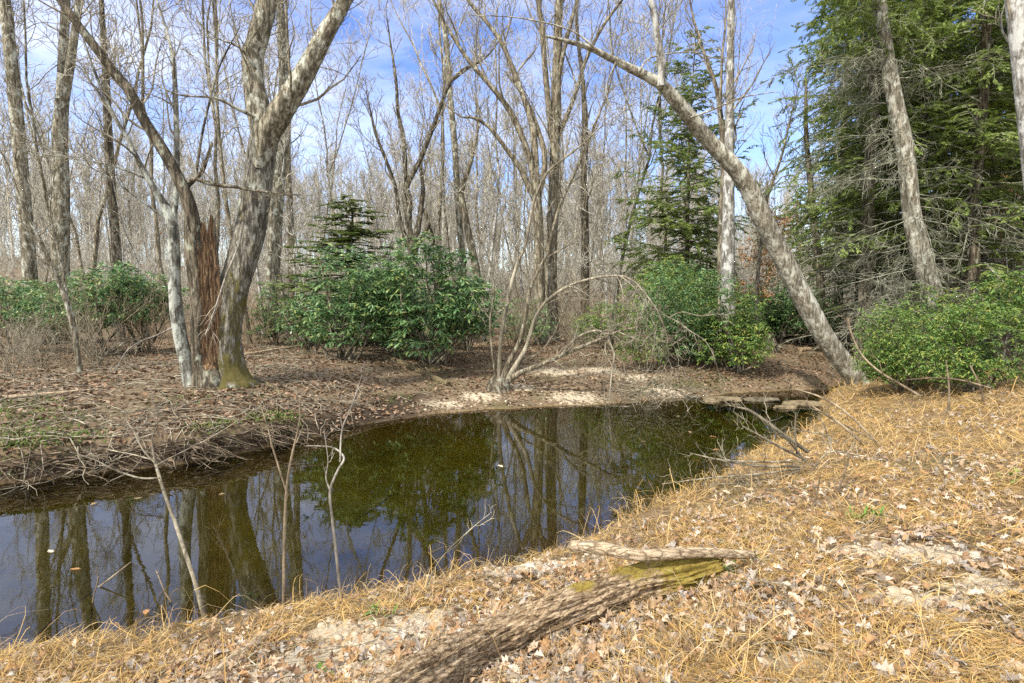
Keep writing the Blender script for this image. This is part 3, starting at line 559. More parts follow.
#==PART3==
# ------------------------------------------------------------------ bare forest trees behind: prototypes copied
def proto_bare(seed, H, r0, n1, first, style):
    r = np.random.default_rng(seed); n = 14; z = np.linspace(0, H, n)
    x = np.cumsum(np.cumsum(r.normal(size=n)*.05*H/14)+r.normal(size=n)*.09); y = np.cumsum(np.cumsum(r.normal(size=n)*.05*H/14)+r.normal(size=n)*.09); x -= x[0]; y -= y[0]
    P = np.stack([x, y, z], -1); P[0, 2] = -.4; R = r0*(1-.88*(z/H)**.85); R[0] *= 1.3
    tr = [(P, R)]; lv = 3; out = [[] for _ in range(lv)]
    if style == 'fork':
        k = 6+r.integers(0, 2); d = unit(np.array([r.normal(), r.normal(), 3.2])); Q = [P[k]]
        for i in range(7): d = unit(d+r.normal(size=3)*.08+np.array([0, 0, .06])); Q.append(Q[-1]+d*H*.075)
        Q = np.array(Q); RQ = np.linspace(R[k]*.8, .02, 8); tr.append((Q, RQ)); grow(out, Q, RQ, 9, H*.17, .75, .8, lv, r, .2, (5, 4), .13, .009)
    grow(out, P, R, n1, H*.19, .8, .7, lv, r, first, (4, 4), .2, .009)
    return tubes(tr, 7), tubes([q for l in out for q in l], 3)
specs = [(1, 20, .12, 18, .45, ''), (2, 18, .105, 17, .38, 'fork'), (3, 22, .15, 19, .5, 'fork'), (4, 15, .075, 19, .25, ''), (5, 13, .06, 18, .2, ''),
         (6, 19, .11, 18, .4, ''), (7, 17, .10, 18, .3, 'fork'), (8, 21, .12, 18, .42, ''), (9, 11, .06, 17, .15, '')]
PR = []
for s in specs:
    a, b = proto_bare(*s); mt = [M['bark_grey'], M['bark_warm'], M['bark_warm'], M['bark_pale'], M['bark_warm'], M['bark_dark'], M['bark_grey'], M['bark_warm'], M['bark_pale']][s[0]-1]
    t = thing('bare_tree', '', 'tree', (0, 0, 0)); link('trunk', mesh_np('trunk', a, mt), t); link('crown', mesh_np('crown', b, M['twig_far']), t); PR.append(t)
r = np.random.default_rng(99); used = {}; pos = []
def sector(px):
    return 'left of the forked tree' if px < 240 else 'between forked tree and crooked tree' if px < 420 else 'behind the middle of the creek' if px < 600 else 'behind the arching limbs' if px < 740 else 'behind the leaning trunk' if px < 850 else 'behind the hemlocks'
kinds = ['straight grey trunk', 'grey trunk forked high', 'stout brownish trunk forked high', 'thin pale trunk', 'very thin brown trunk', 'dark trunk', 'slim grey forked trunk', 'tall brownish trunk', 'thin pale sapling trunk']
tries = 0
while len(pos) < 112 and tries < 9000:
    tries += 1; az = r.uniform(-47, 47); Yd = 19+56*r.random()**1.05; x = Yd*math.tan(RAD(az)); px = 512+F*x/Yd
    if px > 640 and r.random() < .45: continue
    if px > 830 and r.random() < .5: continue
    if 735 < px < 800 and Yd < 45: continue
    if min([9]+[math.hypot(x-a, Yd-b)/(.6+Yd*.028) for a, b in pos]) < 1: continue
    if math.hypot(x+5, Yd-10.7) < 5: continue
    k = int(r.integers(0, 9)); s = r.uniform(.85, 1.15)
    if Yd < 34 and k in (2, 0, 7, 5) and r.random() < .75: k = int(r.choice([3, 4, 8]))
    s *= .78 if Yd > 34 else .88
    if px > 700: s *= .8
    pos.append((x, Yd)); dist = 'nearer' if Yd < 32 else 'farther' if Yd < 52 else 'distant'
    lab = f'{dist} bare tree, {kinds[k]}, {sector(px)}'; grp = f'{dist} trees with {kinds[k]} {sector(px)}'
    loc = (x, Yd, gz(x, Yd)); src = PR[k]
    if k not in used:
        used[k] = 1; src.location = loc; src.rotation_euler = (0, 0, r.random()*6.28); src['label'] = lab; src['group'] = grp
    else: copy_tree(src, loc, r.random()*6.28, (s, s, s*r.uniform(.9, 1.1)), lab, grp, (r.normal()*.03, r.normal()*.03))
# far off wood: one mass
r = np.random.default_rng(5); FT = []
for q in range(10):
    H = 13.; P = catmull([(0, 0, -.5), (r.normal()*.4, r.normal()*.4, H*.5), (r.normal()*.8, r.normal()*.8, H)], 6); R = np.linspace(.13, .03, 6); out = [[], []]
    grow(out, P, R, 24, H*.24, .7, .8, 2, r, .22, (8,), .12, .017); ch = tubes([(P, R)], 4)+tubes(out[0]+out[1], 3)
    off = 0; VV = []; FF_ = []
    for a, b in ch: VV.append(a); FF_.append(b+off); off += len(a)
    FT.append((np.concatenate(VV), np.concatenate(FF_)))
n = 720; az = r.uniform(-52, 52, n); Yd = 62+85*r.random(n)**1.1; x = Yd*np.tan(az*RAD(1)); z = terr(x, Yd); k = r.integers(0, 10, n); ch = []
for q, (V, Fc) in enumerate(FT):
    s = k == q; m = s.sum(); sc = r.uniform(.75, 1.25, (m, 1))*np.where(az[s] > 20, .75, 1)[:, None]*np.ones(3); ch.append(scat(V, Fc, np.stack([x[s], Yd[s], z[s]], -1), rot(r.random(m)*6.28, r.normal(size=m)*.04, r.normal(size=m)*.04), sc))
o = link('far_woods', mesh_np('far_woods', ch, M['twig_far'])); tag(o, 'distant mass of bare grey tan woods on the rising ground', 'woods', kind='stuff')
n = 420; az = r.uniform(-50, 50, n); Yd = r.uniform(30, 80, n); x = Yd*np.tan(az*RAD(1)); z = terr(x, Yd); out = [[], [], []]; pb = []
for i_ in range(6):
    d = unit(np.array([r.normal()*.45, r.normal()*.45, 1.2])); Q = [np.zeros(3)+[0, 0, -.1]]
    for k_ in range(5): d = unit(d+r.normal(size=3)*.15); Q.append(Q[-1]+d*.8)
    Q = np.array(Q); out[0].append((Q, np.linspace(.022, .01, 6))); grow(out, Q, out[0][-1][1], 7, 1.5, .7, .4, 2, r, .1, (5,), .16, .008)
ch = tubes([q for l in out for q in l], 3); ch = [scat(V, Fc, np.stack([x, Yd, z], -1), rot(r.random(n)*6.28, 0*x, 0*x), r.uniform(.6, 1.3, (n, 1))*np.ones(3)) for V, Fc in ch]
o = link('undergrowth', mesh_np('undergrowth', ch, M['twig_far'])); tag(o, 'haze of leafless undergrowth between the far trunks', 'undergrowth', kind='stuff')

# ------------------------------------------------------------------ bare brush
def proto_brush(seed, H, n):
    r = np.random.default_rng(seed); out = [[], [], []]
    for i in range(n):
        d = unit(np.array([r.normal()*.5, r.normal()*.5, 1.2])); p = np.array([r.normal()*.12, r.normal()*.12, -.1]); Q = [p]
        for k in range(6): d = unit(d+r.normal(size=3)*.16+np.array([0, 0, -.02])); Q.append(Q[-1]+d*H/6*r.uniform(.7, 1.1))
        Q = np.array(Q); R = np.linspace(.011, .003, 7); out[0].append((Q, R)); grow(out, Q, R, 6, H*.34, .7, .35, 2, r, .15, (4,), .16, .0028)
    return tubes([q for l in out for q in l], 3)
BP = []
for i, (H, n) in enumerate([(2.2, 9), (1.5, 12), (2.8, 7)]):
    t = thing('bare_shrub', '', 'shrub', (0, 0, 0)); link('stems', mesh_np('stems', proto_brush(70+i, H, n), [M['brush'], M['twig'], M['brush']][i]), t); BP.append(t)
r = np.random.default_rng(17); ub = set()
bs = [(r.uniform(-10, 175), r.uniform(352, 378)) for _ in range(9)]+[(r.uniform(255, 330), r.uniform(345, 356)) for _ in range(3)]+[(r.uniform(440, 650), r.uniform(336, 350)) for _ in range(12)]+[(r.uniform(-10, 640), r.uniform(330, 341)) for _ in range(22)]+[(r.uniform(790, 1020), r.uniform(352, 372)) for _ in range(7)]
for px, py in bs:
    h = hit(px, py); k = int(r.integers(0, 3)); s = r.uniform(.7, 1.2)
    kn = ['waist high tan', 'low dense grey', 'tall wispy tan'][k]; where = 'on the left bank' if px < 240 else 'between the mossy tree and the rhododendron' if px < 340 else 'in the woods behind the middle bank' if px < 700 else 'under the hemlocks'
    lab = f'{kn} leafless shrub {where}'+(' far back among trunks' if py < 345 else ''); grp = 'bare shrubs: '+lab
    if k not in ub: ub.add(k); BP[k].location = tuple(map(float, h)); BP[k]['label'] = lab; BP[k]['group'] = grp
    else: copy_tree(BP[k], h, r.random()*6, (s, s, s), lab, grp)

# ------------------------------------------------------------------ broad leaved evergreen shrubs
LV = np.array([(0, 0, 0), (.35, .12, -.02), (.75, .115, -.10), (1, 0, -.22), (.75, -.115, -.10), (.35, -.12, -.02), (.5, 0, .02)])
LF = np.array([(0, 6, 2, 1), (6, 3, 2, 2), (0, 5, 4, 6)])
LF = np.array([(0, 6, 2, 1), (0, 5, 4, 6), (6, 4, 3, 2)])
def shrub(name, label, cx, base_py, hw, top, mat, leaf=.15, dens=1., ry=.8, seed=1, Y0=None, group=None, stems=9, lean=0, cen=.56, lo=-.75):
    r = np.random.default_rng(seed); b = hit(cx, base_py)
    if Y0: b = Pt(cx, base_py, Y0); b[2] = gz(b[0], b[1])
    Y_ = b[1]; H = (Pt(cx, top, Y_)[2]-b[2]); rx = hw/F*Y_; t = thing(name, label, 'shrub', b, group)
    C_ = np.array([lean*rx, 0, H*cen]); E = np.array([rx, rx*ry, H*(1-cen)])
    E[2] = H*(1-cen)
    n = int(210*dens*(E[0]*E[1]+E[0]*E[2]*2)/(leaf/.15)**1.6)+60; D = r.normal(size=(n*3, 3)); D /= np.linalg.norm(D, axis=1, keepdims=True); D = D[D[:, 2] > lo][:n]
    D = np.sign(D)*np.abs(D)**.8; k = 1+.3*fbm(D*2.2+seed*3.1, 3, seed); rad = r.random(len(D))**.4*.55+.45
    nc = 9; cc = r.normal(size=(nc, 3)); cc /= np.linalg.norm(cc, axis=1, keepdims=True); cc *= [[.62, .6, .5]]; cc[0] = 0; cc[1:4, 2] = -abs(cc[1:4, 2])-.1; cr_ = r.uniform(.28, .56, nc); cr_[0] = .74; ci = r.choice(nc, len(D), p=cr_**2/(cr_**2).sum())
    keep = (fbm(D*3.+seed, 2, seed+3) > -.25+.12*(D[:, 2] < 0)) | (rad < .8); D, k, rad, ci = D[keep], k[keep], rad[keep], ci[keep]
    Pw = C_+(cc[ci]+D*(k*rad*cr_[ci])[:, None])*E*1.28; Pw = Pw[Pw[:, 2] > .12+.25*r.random(len(Pw))]; n = len(Pw)
    per = 7; pw = np.repeat(Pw, per, 0)+r.normal(size=(n*per, 3))*.012; yaw = np.repeat(r.random(n)*6.28, per)+np.tile(np.arange(per)*2*PI/per, n)+r.normal(size=n*per)*.25
    out = np.repeat((Pw-C_)/E, per, 0); out[:, 2] = np.maximum(out[:, 2], 0)
    X_ = np.stack([np.cos(yaw), np.sin(yaw), r.uniform(-.85, .35, n*per)], -1)+out*.35; R_ = frames(X_, np.array([0, 0, 1.])+r.normal(size=(n*per, 3))*.25)
    sc = leaf*r.uniform(.65, 1.15, (n*per, 1))*np.ones(3)
    link('foliage', mesh_np('foliage', [scat(LV, LF, pw, R_, sc)], mat, False), t)
    st = []
    for i in range(stems):
        q = Pw[r.integers(0, n)]; a = np.array([r.normal()*.12*rx, r.normal()*.1*rx, -.1]); m1 = a*.6+q*.4+r.normal(size=3)*.12*rx; m1[2] = q[2]*.35; m2 = a*.25+q*.75+r.normal(size=3)*.1*rx
        P_ = catmull([a, m1, m2, q], 9); R = np.linspace(.03, .008, 9)*min(1.4, .5+rx*.6); st.append((P_, R)); o_ = [[]]; grow(o_, P_, R, 6, rx*.45, .7, .4, 1, r, .35, (), .15, .004); st += o_[0]
    link('stems', mesh_np('stems', tubes(st, 5), M['bark_warm']), t); return t
shrub('rhododendron', 'largest round rhododendron in the middle of the far bank', 430, 364, 60, 243, M['rhodo'], .2, 1.5, .8, 1, cen=.54, stems=14)
shrub('rhododendron', 'loose tall rhododendron joined to the left side of the largest one', 345, 360, 48, 254, M['rhodo'], .2, .95, .8, 2, cen=.62, stems=14)
shrub('rhododendron', 'rhododendron filling the gap between the two largest ones', 392, 353, 42, 258, M['rhodo'], .19, 1.1, .8, 31, cen=.56)
shrub('rhododendron', 'low rhododendron at the right end of the thicket', 466, 351, 24, 286, M['rhodo'], .18, .9, .8, 32, cen=.56)
shrub('rhododendron', 'low ragged rhododendron at the left end of the thicket', 312, 354, 24, 290, M['rhodo'], .18, .8, .8, 33, cen=.58)
shrub('rhododendron', 'small rhododendron tuft between the mossy trunk and the thicket', 277, 346, 19, 285, M['rhodo'], .15, .7, .8, 3)
shrub('rhododendron', 'low rhododendron in front of the dark slender trunk at left', 100, 356, 48, 268, M['rhodo'], .18, 1.2, .8, 4, cen=.64)
shrub('rhododendron', 'rhododendron right beside the slender birch like stem', 145, 353, 32, 278, M['rhodo'], .18, 1., .8, 5, cen=.68)
shrub('rhododendron', 'rhododendron at the left edge of the picture', 12, 354, 46, 278, M['rhodo'], .18, 1., .8, 6, cen=.68)
shrub('rhododendron', 'tall leafy evergreen shrub left of the straight pale trunk', 682, 366, 46, 262, M['rhodo'], .13, 1.3, .8, 7, cen=.55)
shrub('rhododendron', 'bright green leafy shrub below the straight pale trunk', 735, 372, 34, 285, M['laurel'], .12, 1.4, .8, 8, cen=.52)
shrub('laurel', 'small pale green laurel behind the arching bare limbs', 612, 350, 34, 298, M['laurel'], .1, .6, .8, 9)
shrub('laurel', 'thin pale green laurel drooping towards the water behind the arching limbs', 645, 372, 22, 318, M['laurel'], .08, .7, .8, 10)
shrub('rhododendron', 'dark round rhododendron seen under the leaning trunk', 803, 342, 28, 300, M['rhodo'], .15, 1., .8, 11)
shrub('rhododendron', 'rhododendron far back between the straight trunks and the leaning trunk', 765, 337, 26, 290, M['rhodo'], .15, .8, .8, 12)
shrub('rhododendron', 'small rhododendron behind the foot of the middle trees', 525, 345, 30, 296, M['rhodo'], .14, .5, .8, 18)
shrub('laurel', 'bright bushy green laurel beside the foot of the leaning trunk', 905, 392, 48, 303, M['laurel'], .075, 2.1, .7, 13, cen=.45, lo=-.95)
shrub('laurel', 'bushy green laurel at the right edge of the clearing', 983, 392, 52, 300, M['laurel'], .08, 2., .7, 14, cen=.45, lo=-.95)
shrub('rhododendron', 'tall rhododendron with large leaves at the right edge behind the laurels', 1015, 385, 45, 262, M['laurel'], .14, .8, .8, 15, Y0=12.6, cen=.68)
shrub('rhododendron', 'sparse leggy rhododendron at the foot of the big leaning hemlock', 925, 380, 28, 283, M['laurel'], .13, .45, .8, 16, Y0=13.6, cen=.72)
shrub('laurel', 'rounded green shrub in the dim woods behind the leaning trunk', 775, 342, 50, 276, M['rhodo'], .12, .8, .8, 19)

shrub('laurel', 'yellow green tall laurel behind the arching limb tips', 662, 350, 36, 266, M['laurel'], .12, 1., .8, 22, cen=.55)
shrub('rhododendron', 'broad rhododendron behind the gap between straight trunk and leaning trunk', 800, 338, 40, 290, M['rhodo'], .16, .9, .8, 23, cen=.55)
shrub('laurel', 'hazy green shrub under the lone open crowned evergreen', 705, 338, 40, 262, M['laurel'], .13, .8, .8, 24, cen=.55)
shrub('rhododendron', 'rhododendron behind the dry brush at the far left', 52, 345, 40, 283, M['rhodo'], .18, .8, .8, 25, cen=.62)
# ------------------------------------------------------------------ hemlocks
NV = np.array([(0, 0, 0), (.5, .18, 0), (1, 0, -.03), (.5, -.18, 0)]); NF = np.array([(0, 3, 2, 1)])
def hemlock(seed, H, Rm, r0, live, dens=1., droop=.12, nl=.10, lean=0., step=1., rag=0.):
    r = np.random.default_rng(seed); n = 16; z = np.linspace(0, H, n); P = np.stack([np.cumsum(r.normal(size=n)*.04)+lean*z, np.cumsum(r.normal(size=n)*.04), z], -1); P[0, 2] = -.3
    R = r0*(1-.93*z/H); R[0] *= 1.2; dead = []; lim = []; pos_, X_, Z_ = [], [], []
    zz = .9
    while zz < H-.2:
        u = zz/H; L_ = Rm*(1-u)**(.7-.15*rag)*r.uniform(.55-.3*rag, 1.1+.1*rag)*(1 if u > .12 else .7); yaw = r.random()*6.28; a = np.array([math.cos(yaw), math.sin(yaw), r.uniform(-.1, .35) if u < .5 else .45])
        p0 = np.array([np.interp(zz, z, P[:, 0]), np.interp(zz, z, P[:, 1]), zz]); Q = [p0]; d = unit(a)
        for k in range(8): d = unit(d+r.normal(size=3)*.07+np.array([0, 0, -droop*.55])); Q.append(Q[-1]+d*L_/8)
        Q = np.array(Q); RR = np.linspace(.016+.02*(1-u), .004, 9); alive = r.random() < np.clip((u-live)/.16+.1, 0, 1)
        (lim if alive else dead).append((Q, RR)); tt = np.arange(.1 if alive else .2, 1, .16/L_ if alive else .22/L_)
        for t in tt:
            q = t*8; k = min(int(q), 7); p = Q[k]+(Q[k+1]-Q[k])*(q-k); tan = unit(Q[k+1]-Q[k]); sd = np.cross(tan, [0, 0, 1.])*(1 if r.random() < .5 else -1)
            dl = unit(tan*.75+sd*r.uniform(.6, 1.1)+np.array([0, 0, -.1+.15*r.normal()])); ll = min(.9, L_*.42)*(1.1-t*.75)*r.uniform(.5, 1.1)
            m = 5; S_ = [p]
            for _ in range(m-1): dl = unit(dl+r.normal(size=3)*.12+np.array([0, 0, -.09])); S_.append(S_[-1]+dl*ll/(m-1))
            S_ = np.array(S_); (lim if alive else dead).append((S_, np.linspace(.007, .003, m)))
            if alive and r.random() < dens:
                c = int(ll/.02)+5; w = np.linspace(.05, 1, c)*(m-1); kk = np.minimum(w.astype(int), m-2); f = (w-kk)[:, None]; pp = S_[kk]*(1-f)+S_[kk+1]*f
                tn = S_[kk+1]-S_[kk]; tn /= np.linalg.norm(tn, axis=1, keepdims=True); s_ = np.cross(tn, [0, 0, 1.]); s_ *= (np.where(np.arange(c) % 2, 1, -1)*r.uniform(.5, 1.3, c))[:, None]
                pos_.append(pp); X_.append(tn*.8+s_+r.normal(size=(c, 3))*.15); Z_.append(np.tile([0, 0, 1.], (c, 1))+r.normal(size=(c, 3))*.35)
            elif not alive:
                for _ in range(2):
                    w = r.uniform(.2, .95)*(m-1); k2 = min(int(w), m-2); p3 = S_[k2]; d3 = unit(S_[k2+1]-S_[k2]+r.normal(size=3)*.12); Q3 = [p3]
                    for _2 in range(3): d3 = unit(d3+r.normal(size=3)*.2+np.array([0, 0, -.1])); Q3.append(Q3[-1]+d3*ll*.13)
                    dead.append((np.array(Q3), np.linspace(.004, .0025, 4)))
        zz += r.uniform(.06, .14)*(.75+u*.4)*step
    return tubes([(P, R)], 10), tubes(dead, 3), tubes(lim, 3), (np.concatenate(pos_), np.concatenate(X_), np.concatenate(Z_), nl, r)
def hem_thing(h, label, group, loc, mt, mf, name='hemlock_tree', rz=0):
    t = thing(name, label, 'tree', loc, group, rz); link('trunk', mesh_np('trunk', h[0], mt), t)
    if h[1]: link('dead_branches', mesh_np('dead_branches', h[1], M['twig_pine']), t)
    p, X_, Z_, nl, r = h[3]; sc = nl*r.uniform(.6, 1.25, (len(p), 1))*np.ones(3)
    link('crown', mesh_np('crown', [(a, b, 0) for a, b in h[2]]+[scat(NV, NF, p, frames(X_, Z_), sc)+(1,)], [M['twig_pine'], mf], False), t); return t
hp = [hemlock(1, 26, 4.0, .21, .12, nl=.115), hemlock(2, 21, 3.4, .17, .10, nl=.115), hemlock(3, 27, 4.4, .26, .15, nl=.115), hemlock(4, 8, 2.4, .08, .02, droop=.1, nl=.17, step=.6), hemlock(5, 11.4, 3.9, .10, .10, dens=.85, droop=.02, nl=.145, step=.6, rag=1.)]
def gp(px, Yd): x = (px-512)/F*Yd; return (x, Yd, gz(x, Yd))
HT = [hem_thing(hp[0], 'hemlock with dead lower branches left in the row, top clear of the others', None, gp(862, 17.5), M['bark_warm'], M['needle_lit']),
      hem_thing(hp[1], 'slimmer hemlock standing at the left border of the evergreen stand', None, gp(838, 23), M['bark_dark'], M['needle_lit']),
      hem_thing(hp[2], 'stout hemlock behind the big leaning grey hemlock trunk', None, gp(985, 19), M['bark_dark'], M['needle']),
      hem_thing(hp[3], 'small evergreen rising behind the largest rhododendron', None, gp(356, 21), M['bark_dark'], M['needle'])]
HT[3].scale = (1.9, 1.9, .64)
hem_thing(hp[4], 'open crowned evergreen standing alone behind the tip of the leaning trunk', None, gp(683, 23), M['bark_dark'], M['needle_lit'], 'pine_tree', 1.1)
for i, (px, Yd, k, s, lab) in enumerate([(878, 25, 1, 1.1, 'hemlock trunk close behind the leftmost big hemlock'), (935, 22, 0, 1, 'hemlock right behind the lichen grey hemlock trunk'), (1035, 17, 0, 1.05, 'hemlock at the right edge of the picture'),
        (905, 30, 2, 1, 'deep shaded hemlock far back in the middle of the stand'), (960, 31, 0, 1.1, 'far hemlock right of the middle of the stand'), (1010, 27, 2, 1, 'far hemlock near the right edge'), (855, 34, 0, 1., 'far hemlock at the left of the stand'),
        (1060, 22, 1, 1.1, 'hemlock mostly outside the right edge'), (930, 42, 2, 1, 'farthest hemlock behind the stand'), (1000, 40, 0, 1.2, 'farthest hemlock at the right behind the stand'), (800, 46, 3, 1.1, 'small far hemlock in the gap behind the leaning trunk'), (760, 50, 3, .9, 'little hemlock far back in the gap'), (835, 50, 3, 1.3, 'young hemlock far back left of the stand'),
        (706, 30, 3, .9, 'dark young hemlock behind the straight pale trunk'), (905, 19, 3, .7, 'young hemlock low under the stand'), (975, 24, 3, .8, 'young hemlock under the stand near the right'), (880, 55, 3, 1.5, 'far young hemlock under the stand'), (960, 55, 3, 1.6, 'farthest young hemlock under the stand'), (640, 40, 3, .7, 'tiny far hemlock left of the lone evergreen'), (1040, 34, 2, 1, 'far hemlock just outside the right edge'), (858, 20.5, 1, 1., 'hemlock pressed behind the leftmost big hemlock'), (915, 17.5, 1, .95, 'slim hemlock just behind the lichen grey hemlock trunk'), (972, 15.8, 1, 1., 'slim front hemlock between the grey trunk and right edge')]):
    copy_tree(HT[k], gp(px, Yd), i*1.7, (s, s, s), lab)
# the big leaning grey hemlock trunk
hb2 = hit(944, 352); hb2 = Pt(944, 352, 14.6); hb2[2] = gz(hb2[0], hb2[1]); t = thing('hemlock_tree', 'big lichen grey hemlock trunk leaning left with dead branch stubs', 'tree', hb2)
P, R = stem([(947, 355, 24), (940, 316, 20), (927, 275, 18.5), (913, 220, 17.5), (905, 150, 15.5), (893, 90, 14), (886, 51, 13), (879, 0, 12), (872, -70, 11), (868, -150, 8), (866, -230, 4)], hb2[1], 0, 60)
V, Fq, _ = ridge(P, R, 300, 32, .05, 3, 3, 66); link('trunk', mesh_np('trunk', [(V-hb2, Fq)], M['bark_pine']), t)
r = np.random.default_rng(6); dd = []; nn = [[], [], []]
for i in range(150):
    q = r.uniform(.08, .97)*59; k = int(q); p = P[k]; yaw = r.uniform(0, 2*PI) if i % 3 else r.uniform(2.6, 4.2); L_ = r.uniform(.5, 3.2)*(1-.35*q/59); d = unit(np.array([math.cos(yaw), math.sin(yaw), r.uniform(-.5, .1)])); Q = [p]
    for j in range(8): d = unit(d+r.normal(size=3)*.10+np.array([0, 0, -.03])); Q.append(Q[-1]+d*L_/8)
    Q = np.array(Q); R8 = np.linspace(.016, .004, 9); dd.append((Q, R8)); o_ = [[], []]; grow(o_, Q, R8, int(L_*6)+2, .6, .7, -.2, 2, r, .2, (4,), .15, .003); dd += o_[0]+o_[1]
    if q > 38:
        for Qx, _ in o_[0]+o_[1]:
            c = 14; w = np.linspace(.05, 1, c)*(len(Qx)-1); kk = np.minimum(w.astype(int), len(Qx)-2); f = (w-kk)[:, None]; tn = Qx[kk+1]-Qx[kk]; tn /= np.linalg.norm(tn, axis=1, keepdims=True)+1e-9
            if r.random() < .75: nn[0].append(Qx[kk]*(1-f)+Qx[kk+1]*f); nn[1].append(tn*.7+np.cross(tn, [0, 0, 1.])*np.where(np.arange(c) % 2, 1, -1)[:, None]); nn[2].append(np.tile([0, 0, 1.], (c, 1))+r.normal(size=(c, 3))*.3)
link('dead_branches', mesh_np('dead_branches', [(V-hb2, f) for V, f in tubes(dd, 3)], M['twig_pine']), t)
p = np.concatenate(nn[0]); a_, b_ = scat(NV, NF, p-hb2, frames(np.concatenate(nn[1]), np.concatenate(nn[2])), np.full((len(p), 3), .085)); link('crown', mesh_np('crown', [(a_, b_)], M['needle_lit'], False), t)
# beech saplings that keep their orange leaves
def beech(px, Yd, H, label, mat, seed, n=420):
    r = np.random.default_rng(seed); b = np.array(gp(px, Yd)); t = thing('beech_sapling', label, 'tree', b); P = np.array([(0, 0, -.1), (.1, 0, H*.35), (0, .1, H*.7), (.1, 0, H)]); P = catmull(P, 9); R = np.linspace(.03, .006, 9); out = [[], []]
    grow(out, P, R, 14, H*.35, 1.2, .1, 2, r, .25, (4,), .12, .004); link('trunk', mesh_np('trunk', tubes([(P, R)]+out[0]+out[1], 4), M['bark_pale']), t)
    al = np.concatenate([q for q, _ in out[0]+out[1]]); p = al[r.integers(0, len(al), n)]+r.normal(size=(n, 3))*.05
    yaw = r.random(n)*6.28; link('foliage', mesh_np('foliage', [scat(LV*[1, 2.2, 1], LF, p, rot(yaw, r.uniform(-.2, 1.2, n), r.normal(size=n)*.5), np.full((n, 3), .095)*r.uniform(.6, 1.2, (n, 1)))], mat, False), t)
beech(758, 20, 4.2, 'small beech with orange leaves behind the straight pale trunk', M['orange'], 1, 1300)
beech(775, 26, 5., 'second orange leaved beech deeper behind the leaning trunk', M['orange'], 2, 1000)
beech(124, 24, 6.5, 'beech with a few pale orange leaves behind the left rhododendrons', M['tanleaf'], 3, 300)
beech(1005, 16, 4.5, 'beech with rusty leaves under the hemlocks at the right', M['orange'], 4, 160)
#==PART4==
# ------------------------------------------------------------------ ground cover
OV = [(0, 0, 0)]; sidep = [(.08, .03), (.2, .17), (.3, .1), (.45, .27), (.55, .15), (.7, .24), (.82, .11), (1., .02)]
def oak(curl, bend, seed):
    r = np.random.default_rng(seed); V = []
    for x, y in sidep:
        for s in (-1, 0, 1):
            yy = y*s*(1+.25*r.normal()); z = curl*abs(yy)*1.6+bend*math.sin(x*2.6)+.03*r.normal(); V.append((x-.5, yy, z))
    Fc = []
    for i in range(7): Fc += [(3*i, 3*i+1, 3*i+4, 3*i+3), (3*i+1, 3*i+2, 3*i+5, 3*i+4)]
    return np.array(V), np.array(Fc)
OAK = [oak(c, b, i) for i, (c, b) in enumerate([(.2, .1), (.7, .18), (-.5, .15), (1., -.15), (.4, .3), (-.8, .2)])]
SIM = [(np.array([(-.5, 0, 0), (0, .3, a), (.5, 0, b), (0, -.3, a*.6), (0, 0, 0)]), np.array([(0, 4, 2, 1), (0, 3, 2, 4)])) for a, b in ((.12, .1), (.22, -.1), (-.1, .2), (.3, .15))]
def polar(r, n, r0, r1, a0, a1, p=1.):
    u = r.random(n); rr = r0*(r1/r0)**u if p == 1. else (r0**(2-p)+u*(r1**(2-p)-r0**(2-p)))**(1/(2-p)); az = RAD(1)*r.uniform(a0, a1, n); return rr*np.sin(az), rr*np.cos(az)
def litter(name, label, x, y, tm, size, mat, seed, lift=.012, tilt=.35):
    r = np.random.default_rng(seed); z = terr(x, y); ch = []; k = r.integers(0, len(tm), len(x))
    for i, (V, Fc) in enumerate(tm):
        s = k == i; n = s.sum()
        if not n: continue
        R_ = rot(r.random(n)*6.28, r.normal(size=n)*tilt, r.normal(size=n)*tilt); sc = size*r.uniform(.55, 1.2, (n, 1))*np.ones(3)
        ch.append(scat(V, Fc, np.stack([x[s], y[s], z[s]+lift*r.uniform(.4, 1.6, n)], -1), R_, sc))
    o = link(name, mesh_np(name, ch, mat, False)); return tag(o, label, 'leaves', kind='stuff')
r = np.random.default_rng(123)
x, y = polar(r, 115000, 6.5, 42, -46, 46, 1.); h, ins, df, dn, wn = terr(x, y, True)
k = (~ins) & (h > .035) & (wn < .6) & (r.random(len(x)) > sandm(x, y)*.9) & (r.random(len(x)) < .35+.65*ss((fbm(v2(x, y, .8), 3, 4)+.35)/.4)*np.minimum(1, .3+df))
litter('leaf_litter', 'brown fallen leaves carpeting the far bank and the forest floor', x[k], y[k], SIM, .10, M['litter'], 1)
x, y = polar(r, 80000, 1.4, 13, -52, 55, 1.); h, ins, df, dn, wn = terr(x, y, True)
dens = np.where(x < .8, .55, .30)*(.35+1.1*ss((fbm(v2(x, y, 1.2), 3, 14)+.2)/.4)); dens = np.where(sandm(x, y) > .45, dens*.3, dens)
k = (~ins) & (h > .03) & (wn > .4) & (r.random(len(x)) < dens*(.25+.75*ss((dn-.25)/.8)))
litter('leaf_litter', 'tan and grey oak leaves scattered over the near bank', x[k], y[k], OAK, .072, M['litter_near'], 2, .03, .45)
LOGP = np.array([hit(a, b)[:2] for a, b in [(385, 745), (440, 700), (510, 658), (575, 622), (640, 604), (715, 582)]])
def logm(x, y): return 1-ss((dpl(x, y+.06, LOGP)-.12)/.22)
